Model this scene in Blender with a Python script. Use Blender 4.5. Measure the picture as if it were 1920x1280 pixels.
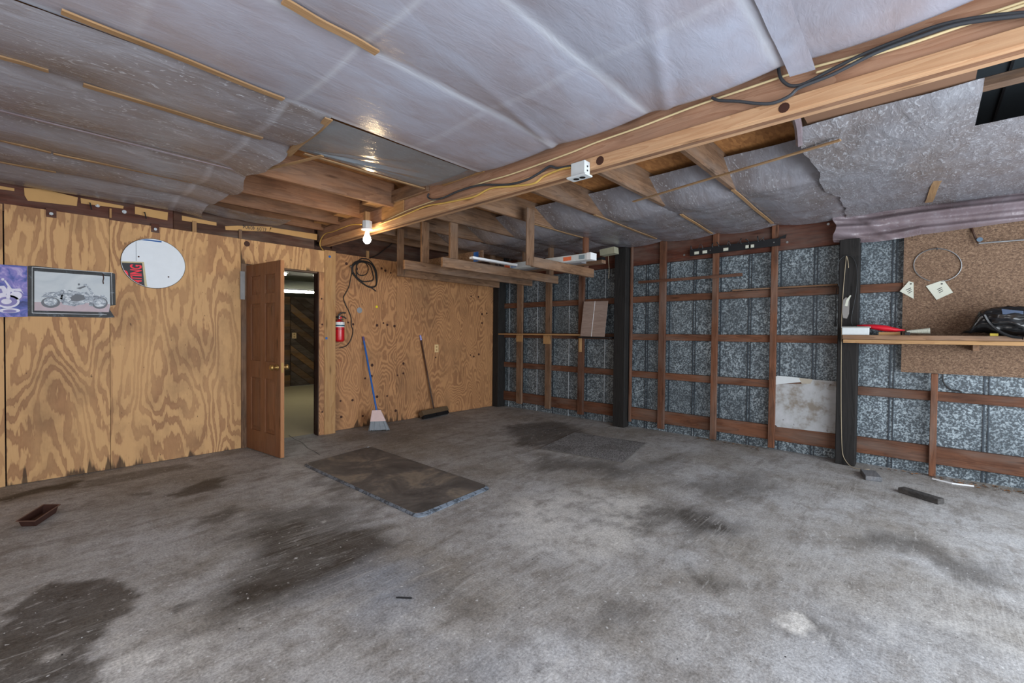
import bpy, bmesh, math, random
import numpy as np
from mathutils import Vector, Matrix
random.seed(7)
rng = np.random.default_rng(11)
for o in list(bpy.data.objects): bpy.data.objects.remove(o)
scene = bpy.context.scene
COL = scene.collection

# ------------------------------------------------------------------ camera
FPX = 836.56
YAW, PIT, ROL = (math.radians(a) for a in (42.718, 1.0194, 0.5383))
CAM = Vector((0, 0, 1.31))
F0 = Vector((math.cos(YAW), math.sin(YAW), 0)); R0 = Vector((math.sin(YAW), -math.cos(YAW), 0)); U0 = Vector((0, 0, 1))
FW = F0*math.cos(PIT) - U0*math.sin(PIT); UP = U0*math.cos(PIT) + F0*math.sin(PIT)
RT = R0*math.cos(ROL) + UP*math.sin(ROL); UP = -R0*math.sin(ROL) + UP*math.cos(ROL)
cd = bpy.data.cameras.new('camera'); cam = bpy.data.objects.new('camera', cd); COL.objects.link(cam)
cd.sensor_fit = 'HORIZONTAL'; cd.sensor_width = 36; cd.lens = FPX/1920*36; cd.clip_start = 0.05
cam.matrix_world = Matrix(((RT.x, UP.x, -FW.x, CAM.x), (RT.y, UP.y, -FW.y, CAM.y), (RT.z, UP.z, -FW.z, CAM.z), (0, 0, 0, 1)))
scene.camera = cam

# ------------------------------------------------------------------ world, lights, exposure
w = bpy.data.worlds.new('world'); scene.world = w; w.use_nodes = True
w.node_tree.nodes['Background'].inputs[0].default_value = (0.80, 0.90, 1.0, 1)
w.node_tree.nodes['Background'].inputs[1].default_value = 1.0
def area(name, loc, direction, sx, sy, power, color):
    l = bpy.data.lights.new(name, 'AREA'); l.shape = 'RECTANGLE'; l.size = sx; l.size_y = sy; l.energy = power; l.color = color
    o = bpy.data.objects.new(name, l); COL.objects.link(o); o.location = loc
    o.rotation_euler = Vector(direction).to_track_quat('-Z', 'Z').to_euler(); return o
area('daylight_garage_door', (2.3, -2.05, 1.15), (0.05, 1, 0.22), 5.6, 2.1, 340, (0.86, 0.93, 1.0))
area('side_fill', (-1.30, 1.6, 1.5), (1, 0.25, 0.0), 2.6, 1.5, 70, (0.92, 0.96, 1.0))  # added soft fill from the left; that wall has no window
scene.view_settings.view_transform = 'Standard'; scene.view_settings.look = 'None'
scene.view_settings.gamma = 1.0; scene.view_settings.use_curve_mapping = False
scene.view_settings.exposure = -0.12

# ------------------------------------------------------------------ helpers
def ray(px, py): return FW + RT*((px-960)/FPX) - UP*((py-640)/FPX)
def PX(v, px, py): d = ray(px, py); return CAM + d*((v-CAM.x)/d.x)
def PY(v, px, py): d = ray(px, py); return CAM + d*((v-CAM.y)/d.y)
def PZ(v, px, py): d = ray(px, py); return CAM + d*((v-CAM.z)/d.z)
YL, YR = 5.58, 5.70          # plywood faces left / right of the beam
XC = 5.86                    # metal cladding
ZJ = 2.57                    # underside of joists
ZD = 2.80                    # roof deck
def lin(c): return c/12.92 if c <= 0.04045 else ((c+0.055)/1.055)**2.4
def S(r, g, b, a=1): return (lin(r/255), lin(g/255), lin(b/255), a)
WL = {}   # world location of every object made (translations only)
def link(o, loc, parent):
    COL.objects.link(o); loc = Vector(loc)
    if parent is not None:
        o.parent = parent; o.location = loc - WL[parent.name]
    else: o.location = loc
    WL[o.name] = loc; return o
def tag(o, label=None, cat=None, group=None, kind=None):
    if label: o['label'] = label
    if cat: o['category'] = cat
    if group: o['group'] = group
    if kind: o['kind'] = kind
    return o
def thing(name, loc, label, cat, group=None, kind=None):
    o = bpy.data.objects.new(name, None); o.empty_display_size = 0.05
    link(o, loc, None); return tag(o, label, cat, group, kind)
def mk(name, verts, faces, mats, parent=None, mi=None, smooth=False):
    """verts in world coordinates; origin at the middle of the base"""
    V = [Vector(v) for v in verts]
    lo = [min(v[i] for v in V) for i in range(3)]; hi = [max(v[i] for v in V) for i in range(3)]
    o0 = Vector(((lo[0]+hi[0])/2, (lo[1]+hi[1])/2, lo[2]))
    me = bpy.data.meshes.new(name); me.from_pydata([v-o0 for v in V], [], faces)
    if not isinstance(mats, (list, tuple)): mats = [mats]
    for m in mats: me.materials.append(m)
    if mi: me.polygons.foreach_set('material_index', mi)
    if smooth: me.polygons.foreach_set('use_smooth', [True]*len(me.polygons))
    bm = bmesh.new(); bm.from_mesh(me); bmesh.ops.recalc_face_normals(bm, faces=bm.faces); bm.to_mesh(me); bm.free()
    me.update(); return link(bpy.data.objects.new(name, me), o0, parent)
class MB:
    """collects shapes of one part"""
    def __init__(s): s.v = []; s.f = []; s.m = []; s.sm = False
    def add(s, v, f, m=0):
        n = len(s.v); s.v += [Vector(q) for q in v]; s.f += [tuple(i+n for i in q) for q in f]; s.m += [m]*len(f); return s
    def box(s, lo, hi, m=0):
        x0, y0, z0 = lo; x1, y1, z1 = hi
        return s.add([(x0,y0,z0),(x1,y0,z0),(x1,y1,z0),(x0,y1,z0),(x0,y0,z1),(x1,y0,z1),(x1,y1,z1),(x0,y1,z1)],
                     [(0,3,2,1),(4,5,6,7),(0,1,5,4),(1,2,6,5),(2,3,7,6),(3,0,4,7)], m)
    def bar(s, p0, p1, wv, hv, m=0):
        """box from p0 to p1 with full side vectors wv, hv"""
        p0, p1, wv, hv = (Vector(q) for q in (p0, p1, wv, hv)); a, b = wv/2, hv/2
        return s.add([p0-a-b, p0+a-b, p0+a+b, p0-a+b, p1-a-b, p1+a-b, p1+a+b, p1-a+b],
                     [(0,3,2,1),(4,5,6,7),(0,1,5,4),(1,2,6,5),(2,3,7,6),(3,0,4,7)], m)
    def prism(s, poly, n, m=0):
        """poly: list of points, extruded by vector n"""
        k = len(poly); P = [Vector(p) for p in poly]; n = Vector(n)
        return s.add(P+[p+n for p in P], [tuple(range(k)), tuple(range(2*k-1, k-1, -1))]+[(i, (i+1) % k, k+(i+1) % k, k+i) for i in range(k)], m)
    def tube(s, pts, r, seg=8, m=0, closed=False):
        P = [Vector(p) for p in pts]; n = len(P); v = []; f = []
        rs = [float(q) for q in np.interp(np.linspace(0, 1, n), np.linspace(0, 1, len(r)), r)] if isinstance(r, (list, tuple)) else [r]*n
        prev = None
        for i in range(n):
            t = (P[(i+1) % n]-P[i-1]) if closed else (P[min(i+1, n-1)]-P[max(i-1, 0)])
            if t.length < 1e-9: t = Vector((0, 0, 1))
            t.normalize()
            if prev is None:
                a = t.orthogonal().normalized()
            else:
                a = (prev - t*prev.dot(t)); a = a.normalized() if a.length > 1e-6 else t.orthogonal().normalized()
            prev = a; b = t.cross(a)
            for k in range(seg):
                q = 2*math.pi*k/seg; v.append(P[i]+(a*math.cos(q)+b*math.sin(q))*rs[i])
        for i in range(n if closed else n-1):
            j = (i+1) % n
            for k in range(seg): f.append((i*seg+k, i*seg+(k+1) % seg, j*seg+(k+1) % seg, j*seg+k))
        if not closed: f += [tuple(range(seg-1, -1, -1)), tuple((n-1)*seg+k for k in range(seg))]
        return s.add(v, f, m)
    def lathe(s, c, axis, prof, seg=20, m=0):
        """prof: list of (along, radius) along axis from c"""
        ax = Vector(axis).normalized()
        return s.tube([Vector(c)+ax*(h+1e-5*i) for i, (h, r) in enumerate(prof)], [max(r, 1e-4) for h, r in prof], seg, m)
    def disc(s, c, n, r, t, seg=14, m=0):
        return s.lathe(c, n, [(0, r), (t, r)], seg, m)
    def build(s, name, mats, parent=None, smooth=False):
        return mk(name, s.v, s.f, mats, parent, s.m, smooth)
def box(name, lo, hi, mat, parent=None):
    lo2 = [min(a, b) for a, b in zip(lo, hi)]; hi2 = [max(a, b) for a, b in zip(lo, hi)]
    return MB().box(lo2, hi2).build(name, mat, parent)
def board(name, lo, hi, mat, parent=None, bev=0.004):
    """box with small chamfered edges"""
    o = box(name, lo, hi, mat, parent); me = o.data
    bm = bmesh.new(); bm.from_mesh(me); bmesh.ops.bevel(bm, geom=bm.edges[:], offset=bev, segments=1, affect='EDGES'); bm.to_mesh(me); bm.free(); return o
def smooth_path(pts, n=6):
    P = [Vector(p) for p in pts]; out = []
    for i in range(len(P)-1):
        a, b, c, d = P[max(i-1, 0)], P[i], P[i+1], P[min(i+2, len(P)-1)]
        for k in range(n):
            t = k/n; out.append(0.5*((2*b)+(c-a)*t+(2*a-5*b+4*c-d)*t*t+(3*b-a-3*c+d)*t**3))
    return out+[P[-1]]
def vnoise(x, y, seed, per=1.0):
    """smooth value noise on numpy arrays"""
    g = np.random.default_rng(seed).random((64, 64)); x = np.asarray(x)/per; y = np.asarray(y)/per
    xi = np.floor(x).astype(int); yi = np.floor(y).astype(int); fx = x-xi; fy = y-yi
    fx = fx*fx*(3-2*fx); fy = fy*fy*(3-2*fy)
    q = lambda a, b: g[a % 64, b % 64]
    return (q(xi, yi)*(1-fx)+q(xi+1, yi)*fx)*(1-fy)+(q(xi, yi+1)*(1-fx)+q(xi+1, yi+1)*fx)*fy - 0.5

# ------------------------------------------------------------------ materials
class NT:
    def __init__(s, name):
        s.mat = bpy.data.materials.new(name); s.mat.use_nodes = True; s.t = s.mat.node_tree
        s.b = s.t.nodes['Principled BSDF']; s.out = s.t.nodes['Material Output']
    def n(s, typ, **kw):
        nd = s.t.nodes.new(typ)
        for k, v in kw.items():
            if k in nd.inputs.keys() if isinstance(k, str) else False: pass
            setattr(nd, k, v)
        return nd
    def l(s, a, b): s.t.links.new(a, b)
    def val(s, sock, v):
        if hasattr(v, 'is_output') or isinstance(v, bpy.types.NodeSocket): s.l(v, sock)
        else: sock.default_value = v
    def math(s, op, a, b=0.0, c=None, clamp=False):
        nd = s.n('ShaderNodeMath', operation=op, use_clamp=clamp); s.val(nd.inputs[0], a); s.val(nd.inputs[1], b)
        if c is not None: s.val(nd.inputs[2], c)
        return nd.outputs[0]
    def mix(s, fac, a, b, mode='MIX'):
        nd = s.n('ShaderNodeMix', data_type='RGBA', blend_type=mode); s.val(nd.inputs[0], fac); s.val(nd.inputs[6], a); s.val(nd.inputs[7], b); return nd.outputs[2]
    def ramp(s, fac, stops, interp='LINEAR'):
        nd = s.n('ShaderNodeValToRGB'); nd.color_ramp.interpolation = interp; e = nd.color_ramp.elements
        while len(e) < len(stops): e.new(0.5)
        for el, (p, c) in zip(e, stops): el.position = p; el.color = c if len(c) == 4 else (*c, 1)
        s.val(nd.inputs[0], fac); return nd.outputs[0]
    def coords(s, scale=(1, 1, 1), random_off=True, kind='Object'):
        tc = s.n('ShaderNodeTexCoord').outputs[kind]
        if random_off:
            oi = s.n('ShaderNodeObjectInfo').outputs['Random']
            ml = s.n('ShaderNodeVectorMath', operation='MULTIPLY_ADD'); cx = s.n('ShaderNodeCombineXYZ')
            for i, k in enumerate((37.0, 53.0, 71.0)): s.l(s.math('MULTIPLY', oi, k), cx.inputs[i])
            ml.inputs[1].default_value = scale; s.l(tc, ml.inputs[0]); s.l(cx.outputs[0], ml.inputs[2]); return ml.outputs[0]
        mp = s.n('ShaderNodeVectorMath', operation='MULTIPLY'); mp.inputs[1].default_value = scale; s.l(tc, mp.inputs[0]); return mp.outputs[0]
    def noise(s, vec, scale, detail=3, rough=0.55, dist=0.0):
        nd = s.n('ShaderNodeTexNoise'); s.l(vec, nd.inputs['Vector']); nd.inputs['Scale'].default_value = scale; nd.inputs['Detail'].default_value = detail
        nd.inputs['Roughness'].default_value = rough; nd.inputs['Distortion'].default_value = dist; return nd.outputs['Fac']
    def bump(s, h, strength=0.3, dist=0.01):
        nd = s.n('ShaderNodeBump'); s.l(h, nd.inputs['Height']); nd.inputs['Strength'].default_value = strength; nd.inputs['Distance'].default_value = dist
        s.l(nd.outputs[0], s.b.inputs['Normal'])
    def rnd(s): return s.n('ShaderNodeObjectInfo').outputs['Random']
    def col(s, c): s.val(s.b.inputs['Base Color'], c)
    def set(s, **kw):
        for k, v in kw.items(): s.val(s.b.inputs[k.replace('_', ' ')], v)
        return s.mat
def plain(name, c, rough=0.6, metal=0.0, var=0.12, scale=30, spec=0.4):
    m = NT(name); n = m.noise(m.coords(), scale, 3)
    a = tuple(x*(1-var) for x in c[:3])+(1,); b = tuple(min(1, x*(1+var)) for x in c[:3])+(1,)
    m.col(m.mix(n, a, b)); m.set(Roughness=rough, Metallic=metal); m.b.inputs['Specular IOR Level'].default_value = spec; return m.mat
def wood(name, light, dark, axis, rough=0.7, dirt=0.25, bands=9.0):
    m = NT(name)
    def along(a, c): return {'x': (a, c, c), 'y': (c, a, c), 'z': (c, c, a)}[axis]
    g = m.noise(m.coords(along(0.35, 5)), 2.2, 3, 0.5, 0.6)
    g = m.math('FRACT', m.math('MULTIPLY', g, bands)); g = m.math('POWER', g, 1.6)
    fine = m.noise(m.coords(along(3, 70)), 1.6, 4, 0.65); big = m.noise(m.coords((1.5, 1.5, 1.5)), 1.8, 4); blot = m.noise(m.coords(along(1.6, 7)), 1.5, 4, 0.65, 0.5)
    c = m.mix(m.math('ADD', m.math('MULTIPLY', g, 0.5), m.math('MULTIPLY', fine, 0.5)), light, dark)
    dk = tuple(x*0.40 for x in dark[:3])+(1,)
    c = m.mix(m.math('MULTIPLY', m.math('SUBTRACT', big, 0.42, clamp=True), dirt*6, clamp=True), c, dk)
    d2 = min(1.0, dirt*3.2); c = m.mix(m.ramp(blot, [(0.52, (0, 0, 0)), (0.78, (d2, d2, d2))]), c, dk)
    gr = min(0.5, dirt*1.6); c = m.mix(m.ramp(m.noise(m.coords(along(0.8, 4)), 2.0, 3), [(0.45, (0, 0, 0)), (0.7, (gr, gr, gr))]), c, S(128, 118, 110))
    kn = m.n('ShaderNodeTexVoronoi'); m.l(m.coords(along(1.6, 9)), kn.inputs['Vector']); kn.inputs['Scale'].default_value = 1.0
    c = m.mix(m.ramp(kn.outputs['Distance'], [(0.05, (0.75, 0.75, 0.75)), (0.14, (0, 0, 0))]), c, dk)
    c = m.mix(1.0, c, m.ramp(m.rnd(), [(0, (0.72, 0.73, 0.76)), (1, (1.0, 0.98, 0.95))]), 'MULTIPLY')
    m.col(c); m.bump(fine, 0.3, 0.004); m.set(Roughness=rough); m.b.inputs['Specular IOR Level'].default_value = 0.25; return m.mat
def plywood(name, light, dark, sx, sz, bands, sharp, red, rough=0.5):
    m = NT(name)
    wv = m.coords((sx, 1.0, sz))
    wob = m.noise(m.coords((sx*3.2, 1, sz*2.0)), 1.0, 4, 0.62)
    n = m.noise(wv, 1.0, 1.5, 0.4, 0.15)
    n = m.math('ADD', n, m.math('MULTIPLY', m.math('SUBTRACT', wob, 0.5), 2.7/bands))
    fr = m.math('FRACT', m.math('MULTIPLY', n, bands))
    tri = m.math('ABSOLUTE', m.math('MULTIPLY_ADD', fr, 2.0, -1.0))
    fine = m.noise(m.coords((150, 150, 5)), 1.0, 3, 0.6)
    tri = m.math('ADD', tri, m.math('MULTIPLY', m.math('SUBTRACT', fine, 0.5), 0.35))
    g = m.ramp(tri, [(0.0, (0, 0, 0)), (0.52-sharp, (0.05, 0.05, 0.05)), (0.52+sharp, (0.9, 0.9, 0.9)), (1.0, (0.75, 0.75, 0.75))])
    patch = m.noise(m.coords((2.6, 1, 0.7)), 1.3, 3)
    gm = m.math('MULTIPLY', g, m.ramp(patch, [(0.30, (0.35, 0.35, 0.35)), (0.55, (1, 1, 1))]))
    c = m.mix(gm, light, dark)
    c = m.mix(m.math('MULTIPLY', fine, 0.30), c, red)
    d = m.noise(m.coords((1.6, 1, 0.9)), 1.5, 5, 0.65)
    c = m.mix(m.ramp(d, [(0.50, (0, 0, 0)), (0.80, (0.7, 0.7, 0.7))]), c, S(104, 76, 54))
    # wet rot rising from the bottom edge of the sheet
    tc = m.n('ShaderNodeTexCoord').outputs['Object']; sp = m.n('ShaderNodeSeparateXYZ'); m.l(tc, sp.inputs[0])
    gate = m.ramp(m.noise(m.coords((2.2, 1, 0.2)), 1.0, 1), [(0.50, (0, 0, 0)), (0.58, (1, 1, 1))])
    tall = m.math('MULTIPLY', m.math('MULTIPLY', m.math('SUBTRACT', m.noise(m.coords((16, 1, 1.2)), 1.0, 2), 0.46, clamp=True), 0.75), gate)
    rot = m.math('MULTIPLY', m.math('SUBTRACT', tall, sp.outputs[2]), 22.0, clamp=True)
    c = m.mix(m.math('MULTIPLY', rot, 0.85), c, S(58, 42, 30))
    sp2 = m.noise(m.coords((14, 14, 7)), 3.0, 2)
    c = m.mix(m.ramp(sp2, [(0.71, (0, 0, 0)), (0.75, (0.8, 0.8, 0.8))]), c, S(84, 58, 40))
    m.col(c); m.bump(m.math('ADD', fine, m.math('MULTIPLY', g, 0.6)), 0.15, 0.003); m.set(Roughness=0.62); m.b.inputs['Specular IOR Level'].default_value = 0.3; return m.mat
def galvanised():
    m = NT('galvanised_metal'); v = m.coords((1, 1, 1), True)
    n1 = m.noise(v, 58, 2.0, 0.6, 0.5); n2 = m.noise(v, 17, 3); n3 = m.noise(v, 1.6, 3)
    f = m.math('ADD', n1, m.math('MULTIPLY', m.math('SUBTRACT', n2, 0.5), 0.35))
    c = m.ramp(f, [(0.40, S(66, 74, 80)), (0.49, S(88, 98, 105)), (0.55, S(132, 145, 153)), (0.68, S(172, 184, 190))])
    c = m.mix(m.ramp(n3, [(0.35, (0.5, 0.5, 0.5)), (0.6, (0, 0, 0))]), c, S(60, 68, 74))
    m.col(c); m.set(Roughness=0.5, Metallic=0.15); m.bump(n1, 0.1, 0.002); return m.mat
def osb():
    m = NT('osb_roof_deck'); v = m.coords((1, 1, 1), False)
    vo = m.n('ShaderNodeTexVoronoi'); mp = m.coords((16, 55, 20), False); m.l(mp, vo.inputs['Vector']); vo.inputs['Scale'].default_value = 1.0
    n = m.noise(v, 9, 4); c = m.mix(vo.outputs['Color'], S(150, 98, 54), S(206, 148, 88)); c = m.mix(m.math('MULTIPLY', n, 0.6), c, S(120, 76, 40)); m.col(c)
    m.set(Roughness=0.75); return m.mat
def particle():
    m = NT('particle_board'); v = m.coords((1, 1, 1), False)
    n = m.noise(m.coords((1, 1, 1.5), False), 62, 3, 0.8, 0.6); b = m.noise(v, 1.2, 3); c = m.ramp(n, [(0.32, S(58, 42, 33)), (0.5, S(112, 88, 69)), (0.70, S(160, 134, 110))])
    c = m.mix(m.math('MULTIPLY', b, 0.35), c, S(96, 70, 52)); m.col(c); m.set(Roughness=0.85); m.bump(n, 0.2, 0.003); return m.mat
def plastic(name, base, brown, bump=0.5, spark=0.6, alpha=0.9, rough=0.25, g0=0.40, g1=0.60, f0=0.58):
    m = NT(name); v = m.coords((1, 1, 1), False)
    at = m.n('ShaderNodeAttribute', attribute_name='contact').outputs['Fac']
    big = m.noise(m.coords((0.9, 1.6, 1), False), 1.1, 4, 0.6); st = m.noise(m.coords((2.2, 7, 4), False), 1.2, 4, 0.55, 0.9); fi = m.noise(m.coords((13, 30, 20), False), 1.0, 4, 0.62, 2.2)
    c = m.mix(m.ramp(big, [(0.40, (0, 0, 0)), (0.66, (0.8, 0.8, 0.8))]), base, brown)
    lt = m.math('MULTIPLY', m.ramp(st, [(0.54, (0, 0, 0)), (0.76, (0.35, 0.35, 0.35))]), spark)  # streaks here and flecks below: reflected light painted into the film colour
    c = m.mix(lt, c, S(196, 202, 212))
    dk = m.ramp(st, [(0.30, (0.55, 0.55, 0.55)), (0.44, (0, 0, 0))]); c = m.mix(m.math('MULTIPLY', dk, 0.6), c, brown)
    fl = m.math('MULTIPLY', m.ramp(fi, [(f0, (0, 0, 0)), (f0+.08, (0.75, 0.75, 0.75))]), m.ramp(big, [(g0, (spark*.1, spark*.1, spark*.1)), (g1, (spark, spark, spark))]))
    c = m.mix(fl, c, S(204, 208, 216)); m.col(m.mix(m.math('MULTIPLY', at, 0.75), c, S(208, 214, 224)))
    m.bump(m.math('ADD', m.math('MULTIPLY', st, 1.0), m.math('MULTIPLY', fi, 0.25)), bump, 0.02)
    m.set(Roughness=rough, Alpha=alpha); m.b.inputs['Specular IOR Level'].default_value = 0.55; return m.mat
def concrete():
    m = NT('stained_concrete'); v = m.coords((1, 1, 1), False)
    at = m.n('ShaderNodeAttribute', attribute_name='stain_shade').outputs['Fac']; al = m.n('ShaderNodeAttribute', attribute_name='pale').outputs['Fac']; ab = m.n('ShaderNodeAttribute', attribute_name='bluish').outputs['Fac']
    big = m.noise(v, 0.8, 5, 0.62); med = m.noise(v, 4.5, 6, 0.7); mott = m.noise(v, 17, 5, 0.75, 0.4); fine = m.noise(v, 85, 4, 0.75); broom = m.noise(m.coords((3, 95, 1), False), 1.0, 3, 0.65, 0.3)
    drag = m.noise(m.coords((1.6, 6, 1), False), 1.0, 6, 0.7)
    c = m.mix(m.ramp(big, [(0.34, (0, 0, 0)), (0.60, (1, 1, 1))]), S(138, 132, 124), S(172, 172, 173))
    c = m.mix(m.ramp(med, [(0.34, (0.6, 0.6, 0.6)), (0.52, (0, 0, 0))]), c, S(118, 111, 103))
    c = m.mix(m.ramp(drag, [(0.36, (0.55, 0.55, 0.55)), (0.48, (0, 0, 0))]), c, S(112, 106, 100))
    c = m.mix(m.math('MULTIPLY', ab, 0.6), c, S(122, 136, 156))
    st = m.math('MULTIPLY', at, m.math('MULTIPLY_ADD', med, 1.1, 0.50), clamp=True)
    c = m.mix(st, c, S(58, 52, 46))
    pl = m.math('MULTIPLY', al, m.ramp(med, [(0.38, (0.15, 0.15, 0.15)), (0.58, (1, 1, 1))]), clamp=True)
    c = m.mix(pl, c, S(206, 203, 198))
    # grain of the cement, broom marks, chalky scuffs, paint flecks
    c = m.mix(1.0, c, m.ramp(mott, [(0.30, (0.70, 0.69, 0.68)), (0.50, (1, 1, 1)), (0.72, (1.16, 1.16, 1.16))]), 'MULTIPLY')
    c = m.mix(1.0, c, m.ramp(fine, [(0.32, (0.60, 0.60, 0.60)), (0.52, (1, 1, 1)), (0.68, (1.34, 1.34, 1.34))]), 'MULTIPLY')
    bm = m.math('MULTIPLY', m.ramp(broom, [(0.50, (0, 0, 0)), (0.66, (0.26, 0.26, 0.26))]), m.ramp(m.noise(v, 1.1, 2), [(0.48, (0, 0, 0)), (0.62, (1, 1, 1))]))
    c = m.mix(bm, c, S(198, 196, 192))
    c = m.mix(m.ramp(m.noise(v, 38, 2, 0.5), [(0.68, (0, 0, 0)), (0.74, (0.6, 0.6, 0.6))]), c, S(214, 214, 214))
    c = m.mix(m.ramp(m.noise(m.coords((5, 16, 1), False), 1.0, 6, 0.8, 1.2), [(0.57, (0, 0, 0)), (0.70, (0.55, 0.55, 0.55))]), c, S(200, 198, 195)); m.col(c)
    m.bump(m.math('ADD', fine, m.math('MULTIPLY', broom, 0.5)), 0.25, 0.004)
    m.val(m.b.inputs['Roughness'], m.math('MULTIPLY_ADD', st, -0.10, 0.72)); m.b.inputs['Specular IOR Level'].default_value = 0.35; return m.mat
M = {}
M['ply_l'] = plywood('plywood_wide_grain', S(206, 164, 114), S(148, 106, 74), 3.1, 0.9, 13.0, 0.09, S(178, 130, 84))
M['ply_r'] = plywood('plywood_fine_grain', S(186, 138, 94), S(136, 94, 64), 3.2, 1.3, 27.0, 0.18, S(160, 112, 74))
M['galv'] = galvanised(); M['osb'] = osb(); M['particle'] = particle(); M['concrete'] = concrete()
M['film'] = plastic('plastic_film', S(166, 170, 186), S(146, 136, 140), 0.22, 0.14, 0.92)
M['film_dark'] = plastic('plastic_film_over_insulation', S(140, 140, 148), S(110, 99, 95), 0.45, 0.8, 0.92)
M['film_crinkle'] = plastic('plastic_film_crinkled', S(136, 136, 142), S(112, 102, 98), 0.55, 0.6, 0.92, 0.25, 0.25, 0.45, 0.545)
M['film_clear'] = plastic('plastic_film_taut', S(128, 138, 146), S(116, 116, 118), 0.25, 0.15, 0.85, 0.16)
M['film_drape'] = plastic('plastic_film_loose', S(136, 124, 130), S(104, 88, 92), 0.3, 0.25, 0.85, 0.14)
for ax in 'xyz':
    M['red'+ax] = wood('red_fir_'+ax, S(130, 87, 64), S(86, 55, 40), ax)
    M['tan'+ax] = wood('tan_pine_'+ax, S(196, 156, 108), S(160, 118, 76), ax, dirt=0.08)
    M['bat'+ax] = wood('thin_batten_'+ax, S(180, 146, 106), S(144, 110, 76), ax, dirt=0.12)
    M['fresh'+ax] = wood('fresh_pine_'+ax, S(224, 184, 144), S(188, 138, 98), ax, dirt=0.06)
    M['old'+ax] = wood('weathered_pine_'+ax, S(150, 118, 92), S(98, 72, 54), ax)
    M['joist'+ax] = wood('joist_pine_'+ax, S(166, 124, 94), S(118, 82, 60), ax, dirt=0.2)
    M['dark'+ax] = wood('dark_stained_'+ax, S(92, 62, 48), S(56, 36, 28), ax)
    M['header'+ax] = wood('header_fir_'+ax, S(112, 66, 50), S(78, 44, 34), ax)
M['pinky'] = wood('pink_fir_plank', S(214, 172, 142), S(168, 120, 92), 'y', dirt=0.16)
M['post'] = wood('creosote_post', S(46, 44, 43), S(24, 23, 23), 'z', 0.75, 0.0)
M['card'] = plain('kraft_card', S(190, 150, 98), 0.85, var=0.1, scale=8)
M['kraft'] = plain('brown_kraft_board', S(118, 88, 68), 0.7, var=0.12, scale=4)
M['steel'] = plain('dull_steel', S(150, 152, 154), 0.4, 0.8)
M['dark_steel'] = plain('dark_steel', S(52, 54, 56), 0.5, 0.5)
M['seam_white'] = plain('bright_seam', S(196, 204, 210), 0.4, 0.2)
M['seam_dark'] = plain('dark_seam', S(58, 66, 74), 0.5, 0.3)
M['black'] = plain('black_plastic', S(24, 24, 26), 0.45)
M['blackmetal'] = plain('black_painted_metal', S(22, 24, 28), 0.5)
M['cable'] = plain('dark_grey_cable', S(62, 66, 72), 0.5)
M['cord'] = plain('black_cord', S(34, 31, 30), 0.6)
M['yellow'] = plain('yellow_cable', S(206, 172, 92), 0.5)
M['cream_cable'] = plain('cream_cable', S(222, 204, 160), 0.5)
M['rope'] = plain('tan_rope', S(166, 152, 128), 0.8)
M['white'] = plain('white_paint', S(226, 228, 230), 0.5, var=0.05)
M['offwhite'] = plain('grey_white', S(198, 204, 206), 0.5, var=0.08)
M['foam'] = plain('white_foam', S(222, 230, 238), 0.5, var=0.05, scale=14)
M['red'] = plain('red_enamel', S(190, 22, 34), 0.28, var=0.05, spec=0.6)
M['redplastic'] = plain('red_plastic', S(196, 26, 44), 0.4, var=0.08)
M['signred'] = plain('sign_red', S(246, 36, 62), 0.5, var=0.03)
M['signblack'] = plain('sign_black', S(26, 27, 32), 0.5)
M['blue'] = plain('blue_tape', S(40, 92, 160), 0.5)
M['bluepole'] = plain('blue_metal_handle', S(28, 92, 168), 0.35)
M['brass'] = plain('old_brass', S(170, 138, 84), 0.35, 0.8)
M['cream'] = plain('cream_plate', S(222, 190, 138), 0.5, var=0.04)
M['knot'] = plain('wood_knot', S(62, 32, 20), 0.7)
M['rust'] = plain('rusty_tin', S(74, 48, 42), 0.6, 0.3, var=0.3)
M['greyblock'] = wood('grey_scrap_wood', S(140, 142, 146), S(96, 98, 102), 'x')
M['darkblock'] = wood('dark_scrap_wood', S(86, 84, 82), S(52, 50, 48), 'x')
M['paper'] = plain('cream_paper', S(196, 198, 184), 0.7, var=0.06, scale=40)
M['doorz'] = wood('stained_door', S(150, 104, 74), S(116, 78, 54), 'z', 0.45, dirt=0.12)
M['dooredge'] = wood('door_edge_pine', S(190, 136, 92), S(156, 104, 66), 'z', 0.5, dirt=0.05)
M['beige'] = plain('room_floor_beige', S(186, 174, 138), 0.7, var=0.08, scale=2)
M['ceil2'] = plain('room_ceiling_grey', S(96, 98, 88), 0.8, var=0.12, scale=3)
M['bag'] = plain('black_bag_film', S(14, 15, 17), 0.22, var=0.1, spec=0.7)
M['bristle'] = plain('grey_bristles', S(128, 134, 140), 0.8, var=0.2)
M['broomcap'] = plain('broom_cap', S(206, 180, 176), 0.6, var=0.1)
M['brushwood'] = plain('worn_brush_wood', S(92, 74, 54), 0.8, var=0.3)
M['mat1'] = None
def mat_rubber():
    m = NT('dirty_rubber_mat'); v = m.coords((1, 1, 1), False); n = m.noise(v, 2.2, 5, 0.65, 0.5); n2 = m.noise(v, 26, 3)
    c = m.ramp(n, [(0.34, S(72, 69, 67)), (0.50, S(104, 99, 95)), (0.60, S(146, 135, 120)), (0.72, S(112, 104, 96))]); c = m.mix(m.math('MULTIPLY', n2, 0.4), c, S(50, 46, 42)); m.col(c)
    m.set(Roughness=0.7); m.bump(n2, 0.3, 0.004); return m.mat
def mat_edge():
    m = NT('mat_blue_grey_edge'); v = m.coords((1, 1, 1), False); n = m.noise(v, 24, 2, 0.6, 1.0); m.col(m.ramp(n, [(0.4, S(58, 64, 72)), (0.55, S(112, 122, 134))])); m.set(Roughness=0.55); return m.mat  # cool sky light on the mat's bevel, painted into its colour
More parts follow.
